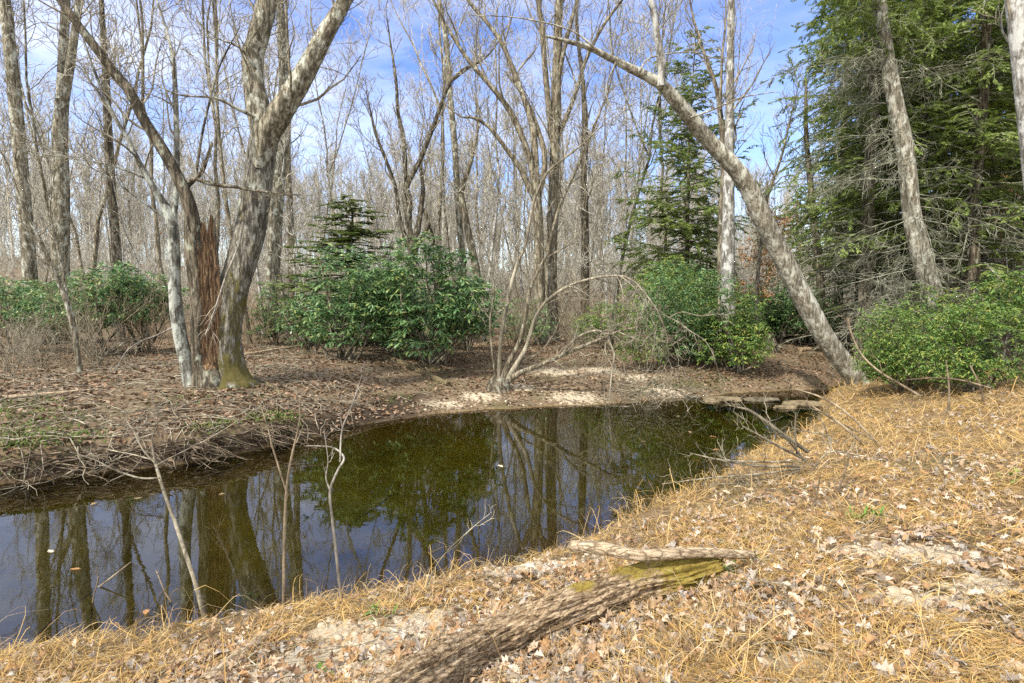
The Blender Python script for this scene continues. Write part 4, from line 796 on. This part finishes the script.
# dry straw matted on the near bank
def blade(L_, h, cv, w):
    n = 6; t = np.linspace(0, 1, n); X_ = L_*t*(1-.15*t); Z_ = h*np.sin(t*PI*.9)*(1-.2*t); Y_ = cv*t*t; ww = w*(1-.7*t); V = []
    for i in range(n): V += [(X_[i], Y_[i]-ww[i], Z_[i]), (X_[i], Y_[i]+ww[i], Z_[i]+ww[i]*.6)]
    return np.array(V), np.array([(2*i, 2*i+1, 2*i+3, 2*i+2) for i in range(n-1)])
r = np.random.default_rng(31); BL = [blade(r.uniform(.07, .22), r.uniform(.008, .05), r.normal()*.05, r.uniform(.0011, .0024)) for _ in range(24)]
BT = [blade(r.uniform(.12, .34), r.uniform(.08, .28), r.normal()*.08, r.uniform(.0012, .0022)) for _ in range(10)]
def straw(name, label, n, r0, r1, tm, seed, dfun, lift=.0, cat='dry grass', mat='straw', wsc=1.):
    r = np.random.default_rng(seed); x, y = polar(r, n, r0, r1, -55, 57, 1.); h, ins, df, dn, wn = terr(x, y, True)
    k = (~ins) & (h > .02) & (wn > .45) & (r.random(len(x)) < dfun(x, y, dn)*(1-.93*ss((sandm(x, y)-.2)/.35))*(1-.85*logm(x, y))); x, y, h = x[k], y[k], h[k]
    ti = r.integers(0, len(tm), len(x)); fa = 2.5*fbm(v2(x, y, .9), 3, 8)*PI+r.normal(size=len(x))*1.7; d = np.hypot(x, y); ch = []
    for i, (V, Fc) in enumerate(tm):
        s = ti == i; m = s.sum()
        if m: sc = np.ones((m, 3))*r.uniform(.6, 1.25, (m, 1)); sc[:, 1] *= (.6+.14*d[s])*wsc; ch.append(scat(V, Fc, np.stack([x[s], y[s], h[s]+lift+r.uniform(0, .03, m)], -1), rot(fa[s], r.normal(size=m)*.14, r.normal(size=m)*.5), sc))
    o = link(name, mesh_np(name, ch, M[mat], False)); return tag(o, label, cat, kind='stuff')
dl = lambda x, y, dn: np.where(x < .6, .33+.5*np.exp(-((dn-.5)/.45)**2), 1.)*(.10+1.0*ss((fbm(v2(x, y, 1.7), 3, 44)+.22)/.32))
straw('dry_grass', 'matted golden straw covering the near bank', 300000, 1.4, 15, BL, 1, dl)
straw('dry_grass', 'standing tufts of dry golden grass along the bank edge and the clearing', 60000, 2.2, 15, BT, 2, lambda x, y, dn: (np.where(x < .6, .06, .16)+.6*np.exp(-(dn/.3)**2)+.7*ss((np.hypot(x, y)-5.5)/2.5)*(x > 2))*(.2+1.3*ss((fbm(v2(x, y, 2.5), 3, 45))/.3)))
straw('fallen_grass', 'thin dark dead stems tangled in the near bank litter', 16000, 1.5, 10, BL, 3, lambda x, y, dn: .5+0*x, .01, 'dead stems', 'brush', 1.2)
# low greens on the banks
def tuft(r, n, cx, cy, rad): a = r.random(n)*6.28; q = rad*r.random(n)**.6; return cx+q*np.cos(a), cy+q*np.sin(a)
gx, gy = [], []; r = np.random.default_rng(8)
for px, py, rad, n in [(15, 445, .6, 700), (40, 425, .6, 400), (212, 430, .4, 420), (270, 420, .35, 360), (290, 418, .3, 200), (15, 408, .6, 500), (75, 440, .4, 260), (30, 460, .3, 120), (395, 400, .4, 70), (180, 400, .5, 80), (655, 385, .6, 120), (710, 378, .6, 120), (690, 385, .4, 80), (640, 392, .3, 60), (240, 386, .3, 90)]:
    h = hit(px, py); a, b = tuft(r, n, h[0], h[1], rad); gx.append(a); gy.append(b)
x, y = np.concatenate(gx), np.concatenate(gy); n = len(x)
o = link('ground_greens', mesh_np('ground_greens', [scat(LV*[1, 1.6, 1], LF, np.stack([x, y, terr(x, y)+.01], -1), rot(r.random(n)*6.28, -r.uniform(.1, 1.2, n), r.normal(size=n)*.3), np.full((n, 3), .06)*r.uniform(.5, 1.3, (n, 1)))], M['moss_low'], False)); tag(o, 'low green weeds and moss on the far bank', 'ground cover', kind='stuff')
for px, py, n, s, lab in [(870, 522, 60, .09, 'bright green grass tuft in the straw right of the log'), (738, 545, 26, .05, 'little green weeds by the end of the fallen log'), (752, 562, 20, .045, 'green seedlings under the right end of the stick'), (724, 578, 18, .045, 'green seedlings just right of the broken log end'),
        (615, 606, 14, .05, 'tiny green sprout in front of the middle of the log'), (668, 595, 8, .045, 'tiny three leaved sprout below the broken log end'), (565, 632, 8, .04, 'tiny sprout in the litter right of the log'), (245, 600, 26, .06, 'green grass wisp at the water edge by the upright twigs'),
        (372, 615, 20, .05, 'green wisp in the sand at the water edge'), (325, 672, 10, .05, 'small green sprout by the bottom sand patch'), (1012, 478, 16, .06, 'green sprig in the straw at the right edge'), (520, 660, 12, .04, 'sprout low beside the lower log')]:
    h = hit(px, py); r_ = np.random.default_rng(px); t = thing('green_sprout', lab, 'seedling', h, 'green sprouts on the near bank'); p = r_.normal(size=(n, 3))*[.06, .06, 0]
    p[:, 2] = terr(h[0]+p[:, 0], h[1]+p[:, 1])-h[2]
    thin = .5 if n > 40 else 1.6; link('leaves', mesh_np('leaves', [scat(LV*[1, thin, 1], LF, p, rot(r_.random(n)*6.28, -r_.uniform(.3, 1.3, n), r_.normal(size=n)*.3), np.full((n, 3), s*1.35)*r_.uniform(.5, 1.2, (n, 1)))], M['green'], False), t)
# ------------------------------------------------------------------ fallen log and stick
def log(name, label, pts, mats, nu, nv, amp, fa, fs, seed, moss=None, closed=True, cat='log'):
    """pts: list of (world centre xyz, radius)"""
    P = np.array([p for p, _ in pts]); R = np.array([q for _, q in pts]); n = 60; Pc = catmull(P, n); Rc = np.interp(np.linspace(0, len(P)-1, n), np.arange(len(P)), R)
    V, Fq, (A, U, d, n1, n2, PP, rr) = ridge(Pc, Rc, nu, nv, amp, fa, fs, seed)
    o0 = Pc[0]; X_ = unit(Pc[-1]-Pc[0]); Yv = unit(np.cross([0, 0, 1.], X_)); Zv = np.cross(X_, Yv); Rm = np.stack([X_, Yv, Zv], -1)
    Vg = V.reshape(nu, nv, 3)
    if closed:   # splintered ends
        for e, q in ((0, -1), (-1, 1)):
            T = X_*q; jag = np.abs(vn(np.stack([np.cos(A[0])*4, np.sin(A[0])*4, A[0]*0+q], -1), seed+40)); Vg[e] += T*jag[:, None]*Rc[e]*.8
        c0 = Vg[0].mean(0)+X_*Rc[0]*.2; c1 = Vg[-1].mean(0)-X_*Rc[-1]*.3
        Vg = np.concatenate([Vg[:1]*.25+c0*.75, Vg[:1]*.7+c0*.3+X_*.02, Vg, Vg[-1:]*.7+c1*.3-X_*.02, Vg[-1:]*.25+c1*.75])
    m = Vg.shape[0]; i = np.arange(m*nv).reshape(m, nv); j = np.roll(i, -1, 1); Fq = np.stack([i[:-1], j[:-1], j[1:], i[1:]], -1).reshape(-1, 4)
    W_ = Vg.reshape(-1, 3); at = None
    if moss:
        mk = np.zeros(len(W_))
        for (c, rad) in moss: mk = np.maximum(mk, np.exp(-(np.linalg.norm((W_-c)*[1, 1, .8], axis=1)/rad)**2))
        at = {'mask': np.stack([mk*.75, mk*0, mk*0, mk*0+1], -1)}
    o = link(name, mesh_np(name, [((W_-o0)@Rm, Fq)], mats, True, at)); o.matrix_world = __import__('mathutils').Matrix([list(map(float, Rm[k]))+[float(o0[k])] for k in range(3)]+[[0, 0, 0, 1]])
    return tag(o, label, cat)
def wood(name, cols, moss=False, sx_=4.5, sc=24.):
    m, nt, b, o = newmat(name); n1 = noise(nt, mapc(nt, (sx_, sc, sc)), 2.2, 8, .72, .5); c = ramp(nt, n1, [(.34, cols[0]), (.47, cols[1]), (.64, cols[2])])
    vk = N(nt, 'ShaderNodeTexVoronoi', Scale=1.0, feature='DISTANCE_TO_EDGE'); nt.links.new(mixc(nt, .12, mapc(nt, (sx_*2.2, sc*1.8, sc*1.8)), noise_c(nt, mapc(nt, (sc*.5, sc, sc)), 1.3)), vk.inputs['Vector'])
    c = mixc(nt, .85, c, ramp(nt, vk.outputs['Distance'], [(0, (.22, .18, .14)), (.14, (1, 1, 1))]), 'MULTIPLY'); nf = noise(nt, mapc(nt, (sc*3, sc*8, sc*8)), 1.2, 4, .75); c = mixc(nt, .8, c, ramp(nt, nf, [(.35, (.6, .57, .53)), (.62, (1.3, 1.3, 1.3))]), 'MULTIPLY')
    if moss:
        a = nt.nodes.new('ShaderNodeVertexColor'); a.layer_name = 'mask'; s = nt.nodes.new('ShaderNodeSeparateColor'); nt.links.new(a.outputs[0], s.inputs[0])
        mc = ramp(nt, noise(nt, mapc(nt, (9, 9, 9)), 3, 6, .75), [(.35, (.12, .085, .02)), (.52, (.33, .24, .045)), (.7, (.25, .26, .06))])
        ad = N(nt, 'ShaderNodeMath', operation='ADD'); nt.links.new(s.outputs[0], ad.inputs[0]); nt.links.new(noise(nt, mapc(nt, (12, 16, 16)), 1.6, 6, .75), ad.inputs[1])
        c = mixc(nt, ramp(nt, ad.outputs[0], [(.82, (0, 0, 0)), (1.08, (.95, .95, .95))]), c, mc)
    nt.links.new(c, b.inputs['Base Color']); bump(nt, b, n1, 1, .02); b.inputs['Roughness'].default_value = .9; return m
M['oldwood'] = wood('weathered_log', [(.05, .03, .015), (.35, .245, .135), (.66, .54, .37)], True)
M['stick'] = wood('stick_bark', [(.26, .19, .11), (.50, .39, .25), (.68, .57, .4)])
lp = []
for px, py, wpx in [(340, 740, 66), (408, 690, 62), (487, 646, 52), (562, 612, 50), (625, 590, 50), (675, 578, 42), (708, 570, 37)]:
    h = hit(px+4, py+wpx*.36); R_ = wpx/2/F*h[1]*.84; lp.append((np.array([h[0], h[1], h[2]+R_*.88]), R_))
moss = [(lp[5][0]+[0, 0, .1], .24), (lp[4][0]+[0, .06, .12], .17), (lp[6][0]+[0, 0, .05], .22), (lp[3][0]+[.08, .1, .12], .10), (lp[2][0]+[-.16, 0, .12], .05)]
log('fallen_log', 'weathered split fallen log with yellow moss lying across the near bank', lp, M['oldwood'], 620, 190, .26, 4.2, 3.4, 5, moss)
a = lp[4][0]; zt = a[2]+lp[4][1]
zt += .02; p0 = Pt(572, 549, lp[3][0][1]+.34); p1 = Pt(640, 557, lp[4][0][1]+.02); p1[2] = max(p1[2], zt); h = hit(752, 570); p2 = np.array([h[0], h[1], h[2]+.09])
log('stick', 'pale barked stick resting across the top of the mossy log', [(p0+[0, 0, .02], .036), ((p0+p1)/2+[0, 0, .025], .037), (p1+[0, 0, .012], .036), ((p1+p2)/2+[0, 0, .02], .033), (p2, .026)], M['stick'], 120, 28, .02, 2, 5, 9)
def ground_log(label, a, b, r0, r1, mat, seed, name='fallen_branch', lift=.6, mid=0., cat='branch'):
    A_ = hit(*a); B_ = hit(*b); A_[2] += r0*lift; B_[2] += r1*lift; C_ = (A_+B_)/2; C_[2] = gz(C_[0], C_[1])+(r0+r1)/2*lift+mid
    return log(name, label, [(A_, r0), (C_, (r0+r1)/2), (B_, r1)], mat, 80, 24, .08, 3, 3, seed, cat=cat)
ground_log('grey fallen branch half buried in straw at the bottom left', (205, 690), (278, 634), .045, .03, M['stick'], 2)
M['mlog'] = wood('mossy_bark', [(.06, .045, .025), (.17, .14, .075), (.3, .25, .14)])
ground_log('mossy brown log under the front of the largest rhododendron', (385, 358), (448, 386), .08, .06, M['mlog'], 3, 'fallen_log', cat='log')
ground_log('pale split branch on the leaves right of the mossy forked tree', (243, 373), (288, 400), .05, .03, M['mlog'], 4)
ground_log('thin fallen pole lying behind the mossy forked tree', (243, 357), (305, 347), .06, .05, M['stick'], 5, cat='log')
ground_log('short thin stick by the water edge left of the log', (372, 598), (405, 610), .014, .01, M['stick'], 6, 'stick')
ground_log('grey weathered strip of bark lying on the right bank', (884, 548), (945, 592), .018, .012, M['stick'], 7, 'stick')
ground_log('long fallen grey branch on the slope left of the birch like stem', (10, 400), (90, 392), .05, .03, M['stick'], 8)
ground_log('fallen branch under the hemlocks right of the leaning trunk', (800, 352), (842, 347), .08, .05, M['stick'], 12)
# stump on the far right bank
sp = hit(770, 352); st = thing('tree_stump', 'dark jagged rotten stump on the leaf covered slope at right', 'stump', sp)
P = np.array([sp+[0, 0, -.1], sp+[0, 0, .25], sp+[-.06, 0, .6]]); V, Fq, (A, U, *_r) = ridge(catmull(P, 20), np.linspace(.26, .13, 20), 40, 40, .25, 3, 2, 12); V = V.reshape(40, 40, 3)
V[:, :, 2] -= (U/U.max())*.4*np.abs(vn(np.stack([np.cos(A)*2.5, np.sin(A)*2.5, A*0], -1), 3)); V = np.concatenate([V, V[-1:]*.1+.9*(V[-1:].mean(1, keepdims=True)-[0, 0, .25])]); i = np.arange(41*40).reshape(41, 40); j = np.roll(i, -1, 1)
link('stump', mesh_np('stump', [(V.reshape(-1, 3)-sp, np.stack([i[:-1], j[:-1], j[1:], i[1:]], -1).reshape(-1, 4))], M['bark_dark']), st)
rt = []; r = np.random.default_rng(3)
for q in range(9):
    a = r.random()*6.28; rt.append((catmull([np.array([0, 0, .2]), np.array([math.cos(a)*.3, math.sin(a)*.3, .18]), np.array([math.cos(a)*.6, math.sin(a)*.6, r.uniform(-.05, .25)])], 6), np.linspace(.06, .012, 6)))
link('roots', mesh_np('roots', tubes(rt, 6), M['bark_dark']), st)
# ------------------------------------------------------------------ rocks
def rock(px, py, s, label, col, seed, z=None, group=None):
    h = hit(px, py) if z is None else G(px, py, z); r = np.random.default_rng(seed); n = 22; a = np.linspace(0, 2*PI, n, endpoint=False); b = np.linspace(-PI/2, PI/2, 14); A, B = np.meshgrid(a, b)
    D = np.stack([np.cos(A)*np.cos(B), np.sin(A)*np.cos(B), np.sin(B)], -1); D = np.sign(D)*np.abs(D)**.75; k = 1+.75*fbm(D*1.6+seed, 3, seed)+.08*fbm(D*6, 3, seed)
    V = D*k[..., None]*s; i = np.arange(n*14).reshape(14, n); j = np.roll(i, -1, 1)
    o = link('rock', mesh_np('rock', [(V.reshape(-1, 3), np.stack([i[:-1], j[:-1], j[1:], i[1:]], -1).reshape(-1, 4))], col)); o.location = tuple(map(float, h)); return tag(o, label, 'rock', group)
def rockmat(name, a, b, c):
    m, nt, bb, o = newmat(name); n1 = noise(nt, mapc(nt, (1, 1, 1)), 9, 8, .7); nt.links.new(ramp(nt, n1, [(.35, a), (.5, b), (.65, c)]), bb.inputs['Base Color']); bump(nt, bb, n1, .8, .02); return m
M['rk'] = rockmat('sandstone', (.08, .06, .035), (.19, .15, .085), (.31, .25, .155)); M['rkw'] = rockmat('pale_stone', (.4, .36, .3), (.58, .53, .45), (.72, .67, .58)); M['rkd'] = rockmat('wet_stone', (.05, .045, .03), (.12, .1, .065), (.25, .22, .15))
S3 = lambda a, b, c: np.array([a, b, c])
rock(722, 400, S3(.40, .22, .05), 'flat pale rock in the shallow riffle at the head of the pool', M['rk'], 1, .02)
rock(762, 400, S3(.35, .2, .05), 'soaked dark flat rock in the riffle right of the pale one', M['rkd'], 2, .01)
rock(805, 404, S3(.45, .25, .055), 'wide straw coloured rock where the riffle meets the right bank', M['rk'], 3, .02)
rock(688, 397, S3(.25, .15, .04), 'low brown stone left of the pale rock in the riffle', M['rkd'], 4, .0)
rock(783, 408, S3(.25, .15, .05), 'small rock under the dead twigs in the riffle', M['rk'], 5, .0)
rock(551, 568, S3(.055, .045, .03), 'left of two pale stones behind the log', M['rkw'], 6)
rock(530, 568, S3(.04, .04, .022), 'right of the sandy patch, smallest pale stone behind the log', M['rkw'], 7)
rock(575, 569, S3(.06, .045, .03), 'right of two pale stones behind the log', M['rkw'], 8)
# crumbs of sandy soil on the bare patches
r = np.random.default_rng(40); ct = []
for q in range(6):
    A, B = np.meshgrid(np.linspace(0, 2*PI, 8, endpoint=False), np.linspace(-PI/2, PI/2, 5)); D = np.stack([np.cos(A)*np.cos(B), np.sin(A)*np.cos(B), np.sin(B)*.6], -1)*(1+.8*fbm(np.stack([np.cos(A)*np.cos(B), np.sin(A)*np.cos(B), np.sin(B)], -1)*1.3+q*5, 2, q))[..., None]
    i = np.arange(40).reshape(5, 8); j = np.roll(i, -1, 1); ct.append((D.reshape(-1, 3), np.stack([i[:-1], j[:-1], j[1:], i[1:]], -1).reshape(-1, 4)))
px_, py_ = [], []
for p, rad in SAND:
    m = 90 if p[1] < 7 else 50; px_.append(p[0]+r.normal(size=m)*rad*1.1); py_.append(p[1]+r.normal(size=m)*rad*.8)
x, y = np.concatenate(px_), np.concatenate(py_); h, ins, *_ = terr(x, y, True); k = ~ins; x, y, h = x[k], y[k], h[k]; ti = r.integers(0, 6, len(x)); ch = []
for q, (V, Fc) in enumerate(ct):
    s = ti == q; m = s.sum(); ch.append(scat(V, Fc, np.stack([x[s], y[s], h[s]], -1), rot(r.random(m)*6.28, r.normal(size=m)*.3, r.normal(size=m)*.3), (.006+.03*r.random((m, 1))**4)*np.ones(3)))
o = link('soil_crumbs', mesh_np('soil_crumbs', ch, rockmat('crumb', (.3, .24, .16), (.46, .39, .28), (.62, .54, .42)))); tag(o, 'pale crumbs and pebbles on the sandy patches', 'pebbles', kind='stuff')
# ------------------------------------------------------------------ dead saplings and twigs of the foreground
def sapling(label, base, limbs, mat, seed, group='bare saplings at the near water edge', name='bare_sapling', y0=None):
    r = np.random.default_rng(seed); b = hit(*base); t = thing(name, label, 'sapling' if name == 'bare_sapling' else 'branch', b, group)
    for i, (pts, dY, n, ln) in enumerate(limbs):
        P, R = stem(pts, b[1]+(0 if i == 0 else limbs[0][1]*.6), dY); out = [[], []]
        if n: grow(out, P, R, n, ln, .7, .5, 2, r, .35, (2,), .15, .0016)
        nm = 'stem' if i == 0 else 'branch'; link(nm, mesh_np(nm, [(V-b, f) for V, f in tubes([(P, R)], 8)+tubes([q for l in out for q in l], 4)], mat), t)
    return t
sapling('forked pale sapling leaning left over the water, thickest of the near bare saplings', (207, 626), [
    ([(207, 628, 6), (196, 585, 5.4), (186, 555, 5), (175, 522, 4.6), (165, 495, 4.2), (158, 472, 4), (154, 458, 3.4)], .5, 0, .3),
    ([(160, 478, 2.6), (140, 478, 2.4), (115, 470, 2.2), (95, 460, 1.8), (70, 452, 1.2)], -.2, 5, .25),
    ([(156, 464, 2.4), (143, 450, 2), (133, 430, 1.6), (122, 415, 1.1)], 0, 4, .2),
    ([(155, 462, 2.4), (152, 440, 2), (158, 420, 1.4), (150, 395, 1)], 0, 4, .2),
    ([(157, 465, 2), (176, 455, 1.6), (215, 435, 1.3), (262, 405, 1)], .2, 2, .2),
    ([(153, 460, 2), (135, 455, 1.6), (120, 452, 1.3), (100, 448, 1)], .2, 4, .2)], M['twig'], 1)
sapling('upright bare sapling with two parallel stems left of the middle', (284, 612), [
    ([(284, 614, 4.6), (284, 560, 4.2), (285, 520, 4), (287, 485, 3.4), (292, 455, 3), (299, 425, 2.2), (300, 400, 1.4)], .2, 3, .2),
    ([(286, 490, 3), (278, 465, 2.6), (272, 445, 2.2), (267, 425, 1.6), (258, 398, 1)], .1, 3, .18)], M['brush'], 2)
sapling('zigzag bare sapling with a hooked top', (341, 604), [
    ([(342, 606, 4.6), (337, 560, 4), (333, 525, 3.6), (330, 492, 3.4), (338, 470, 3), (344, 458, 2.8), (334, 448, 2.2), (318, 446, 1.8), (304, 446, 1)], .3, 0, .2),
    ([(331, 492, 2.8), (326, 478, 2), (328, 460, 1.6), (324, 430, 1)], 0, 4, .15), ([(340, 462, 2.4), (342, 430, 2), (352, 405, 1.6), (362, 375, 1)], .1, 4, .2)], M['twig_white'], 3)
sapling('long thin twig slanting over the water right of the zigzag sapling', (350, 532), [([(330, 545, 1.4), (352, 524, 1.8), (380, 504, 2), (403, 484, 1.2)], .2, 0, .1)], M['twig'], 4)
sapling('low straight twig slanting up from the bottom left shore', (30, 640), [([(30, 640, 3.4), (60, 615, 3), (95, 590, 2.6), (131, 562, 1.6)], .3, 0, .1)], M['brush'], 5)
sapling('small bent bare seedling at the bottom left shore', (174, 622), [([(175, 630, 3), (172, 605, 2.6), (165, 592, 2.2), (156, 570, 1.2)], .1, 3, .1)], M['brush'], 6)
sapling('thin dead stalk rising left of the forked pale sapling', (90, 632), [([(90, 634, 2.4), (93, 600, 2), (98, 580, 1.8), (97, 566, 1)], .1, 2, .1)], M['brush'], 7)
sapling('arching twigs beside the sandy water edge behind the log', (420, 600), [([(420, 600, 2), (440, 560, 2), (470, 530, 1.6), (492, 512, 1)], .1, 5, .2)], M['twig'], 8)
# dead brush reaching into the pool from the right bank
dbl = []
for pts in [[(808, 452, 5), (780, 432, 4.4), (752, 412, 3.6), (737, 407, 2)], [(806, 460, 3.6), (778, 446, 3), (750, 430, 2), (742, 426, 1)], [(803, 462, 3), (770, 462, 2.6), (735, 461, 2), (712, 458, 1)],
            [(800, 466, 3.6), (760, 466, 3), (720, 460, 2.6), (690, 453, 1.2)], [(803, 468, 3), (760, 474, 2.6), (710, 478, 2.2), (662, 484, 1.2)], [(800, 470, 3), (760, 484, 2.6), (720, 484, 2), (700, 492, 1)],
            [(806, 462, 3), (792, 445, 2.6), (782, 436, 2), (768, 432, 1)], [(798, 474, 3), (770, 490, 2.4), (745, 488, 2), (720, 494, 1)], [(812, 470, 2.6), (830, 452, 2), (860, 455, 1)]]: dbl.append((pts, -.2, 6, .32))
for i, pts in enumerate([[(797, 456, 3), (795, 430, 2.4), (796, 412, 1.2)], [(832, 452, 2.2), (826, 430, 1.8), (818, 414, 1)], [(832, 440, 2), (824, 435, 2), (790, 428, 1)], ]): dbl.append((pts, 0, 2, .15))
sapling('heap of dead grey brush reaching from the right bank into the pool', (812, 474), dbl, M['twig'], 9, None, 'dead_brush')
sapling('long arching pale stems bending left over the head of the pool', (880, 452), [
    ([(883, 452, 3), (865, 430, 2.8), (840, 408, 2.6), (818, 396, 2.2), (795, 389, 1.4)], .3, 2, .3), ([(870, 450, 4), (850, 432, 3.6), (832, 418, 3), (815, 408, 2), (806, 400, 1.2)], .1, 3, .3),
    ([(884, 446, 2.4), (862, 434, 2), (842, 424, 1.6), (818, 412, 1)], .2, 2, .3), ([(920, 396, 3.2), (905, 387, 3), (880, 372, 2.6), (862, 355, 2.2), (852, 335, 2), (848, 318, 1.4)], .2, 4, .3), ([(990, 388, 2.6), (960, 380, 2.2), (930, 378, 1.8), (905, 380, 1)], .2, 3, .3)], M['brush'], 10, None, 'dead_brush')
for i, (x0, y0, x1, y1, lab) in enumerate([(807, 522, 820, 478, 'single dry stalk standing in the straw right of the brush heap'), (948, 415, 946, 360, 'upright tan stalk left of the middle of the laurels'), (835, 496, 850, 452, 'pale dry stalk beside the dead brush'), (985, 405, 970, 365, 'upright dry stalk at the right in front of the laurels')]):
    sapling(lab, (x0, y0), [([(x0, y0, 3), ((x0+x1)/2+2, (y0+y1)/2, 2.4), (x1, y1, 1.4)], .1, 4, .12)], M['brush'], 20+i, 'dry stalks in the clearing', 'dry_stalk')
# twigs lying on the banks (nobody could count them)
def twigs(label, n, x, y, L0, L1, rad, mat, seed, lift=.03):
    r = np.random.default_rng(seed); out = []
    for a, b in zip(x, y):
        L_ = r.uniform(L0, L1); yaw = r.random()*6.28; m = 6; P = [(a, b)]
        for k in range(m-1): yaw += r.normal()*.3; P.append((P[-1][0]+math.cos(yaw)*L_/m, P[-1][1]+math.sin(yaw)*L_/m))
        P = np.array(P); z = terr(P[:, 0], P[:, 1]); z = np.maximum(np.maximum(z, np.interp(np.arange(m), [0, m-1], [z[0], z[-1]])), 0)+lift*r.uniform(.3, 1.5)+lift*2*np.sin(np.linspace(0, PI, m))*r.random()
        out.append((np.column_stack([P, z]), np.linspace(rad, rad*.35, m)*r.uniform(.5, 1.3)))
    o = link('twig_litter', mesh_np('twig_litter', tubes(out, 4), mat)); return tag(o, label, 'twigs', kind='stuff')
r = np.random.default_rng(55)
x, y = polar(r, 6200, 6.8, 24, -46, 42, 1.); h, ins, df, dn, wn = terr(x, y, True); k = (~ins) & (wn < .5) & (r.random(len(x)) < np.where(x < -3, .75, .2))
twigs('fallen twigs strewn over the far bank', 0, x[k], y[k], .3, 1.3, .008, M['twig'], 1)
x, y = polar(r, 2600, 1.5, 9, -55, 55, 1.); h, ins, df, dn, wn = terr(x, y, True); k = (~ins) & (wn > .5) & (r.random(len(x)) < .38)
twigs('thin twigs among the straw of the near bank', 0, x[k], y[k], .12, .5, .0035, M['twig'], 2, .03)
M['brushdark'] = bark('brush_dark', (.08, .06, .04), (.24, .19, .13), None, furrow=3, st=.2)
# exposed roots and hanging twigs below the undercut far bank
r = np.random.default_rng(12); out = []
for i in range(330):
    k = r.uniform(1, 9); j = int(k); p = FAR[j]*(1-(k-j))+FAR[j+1]*(k-j); q = p+r.normal(size=2)*.10+[0, .12]; z0 = r.uniform(.1, .34); yaw = r.normal()*.7+(0 if r.random() < .5 else PI); L_ = r.uniform(.25, .9); P = [(q[0], q[1], z0)]
    for s in range(6): yaw += r.normal()*.25; P.append((P[-1][0]+math.cos(yaw)*L_/6, P[-1][1]+math.sin(yaw)*L_/9-.02, max(.01, P[-1][2]+r.normal()*.015-.018)))
    out.append((np.array(P), np.linspace(.009, .003, 7)*r.uniform(.6, 1.6)))
o = link('bank_roots', mesh_np('bank_roots', tubes(out, 4), M['brushdark'])); tag(o, 'tangle of roots and twigs hanging along the undercut left bank', 'roots', kind='stuff')
# tangle at the drooping branch tips
r = np.random.default_rng(14); out = []; c = Pt(655, 385, 12.2)
for i in range(170):
    p = c+r.normal(size=3)*[.55, .3, .18]; p[2] = max(.03, gz(p[0], p[1])+.02, p[2]-.1); d = unit(r.normal(size=3)*[1, 1, .5]); P = [p]
    for s in range(5): d = unit(d+r.normal(size=3)*.3); P.append(P[-1]+d*r.uniform(.05, .12))
    out.append((np.array(P), np.linspace(.007, .003, 6)))
o = link('twig_tangle', mesh_np('twig_tangle', tubes(out, 4), M['twig'])); tag(o, 'tangled grey twigs caught at the water edge under the arching limbs', 'twigs', kind='stuff')
# leaves afloat
for i, (px, py, c) in enumerate([(75, 569, 'orange'), (94, 504, 'tanleaf'), (51, 551, 'litter_near'), (222, 494, 'tanleaf'), (146, 612, 'orange'), (138, 498, 'tanleaf'), (690, 432, 'tanleaf'), (713, 437, 'orange'), (678, 416, 'tanleaf'), (500, 466, 'litter_near'), (716, 450, 'orange'), (255, 445, 'tanleaf')]):
    p = G(px, py, .006); s = .09 if py > 480 else .12; V, Fc = OAK[i % 6]; V = V*[s, s, s*.25]
    lab = ['yellow leaf afloat nearest the lower left shore', 'small leaf afloat at the upper left of the pool', 'pale curled leaf afloat at the far left', 'tan leaf afloat above the forked sapling', 'orange leaf close to the shore by the bent seedling', 'tan leaf afloat left of the forked sapling', 'tan leaf afloat left of the brush heap', 'orange leaf afloat just left of the brush tips', 'tan leaf afloat below the riffle', 'pale leaf afloat in the middle of the pool', 'orange leaf afloat under the upper brush twig', 'tan leaf afloat by the undercut bank'][i]
    o = link('floating_leaf', mesh_np('floating_leaf', [(V, Fc)], M[c], False)); o.location = tuple(map(float, p)); o.rotation_euler = (0, 0, i*1.3); tag(o, lab, 'leaf', 'leaves floating on the pool')
print('objects', len(SC.objects), 'verts', sum(len(m.vertices) for m in bpy.data.meshes))
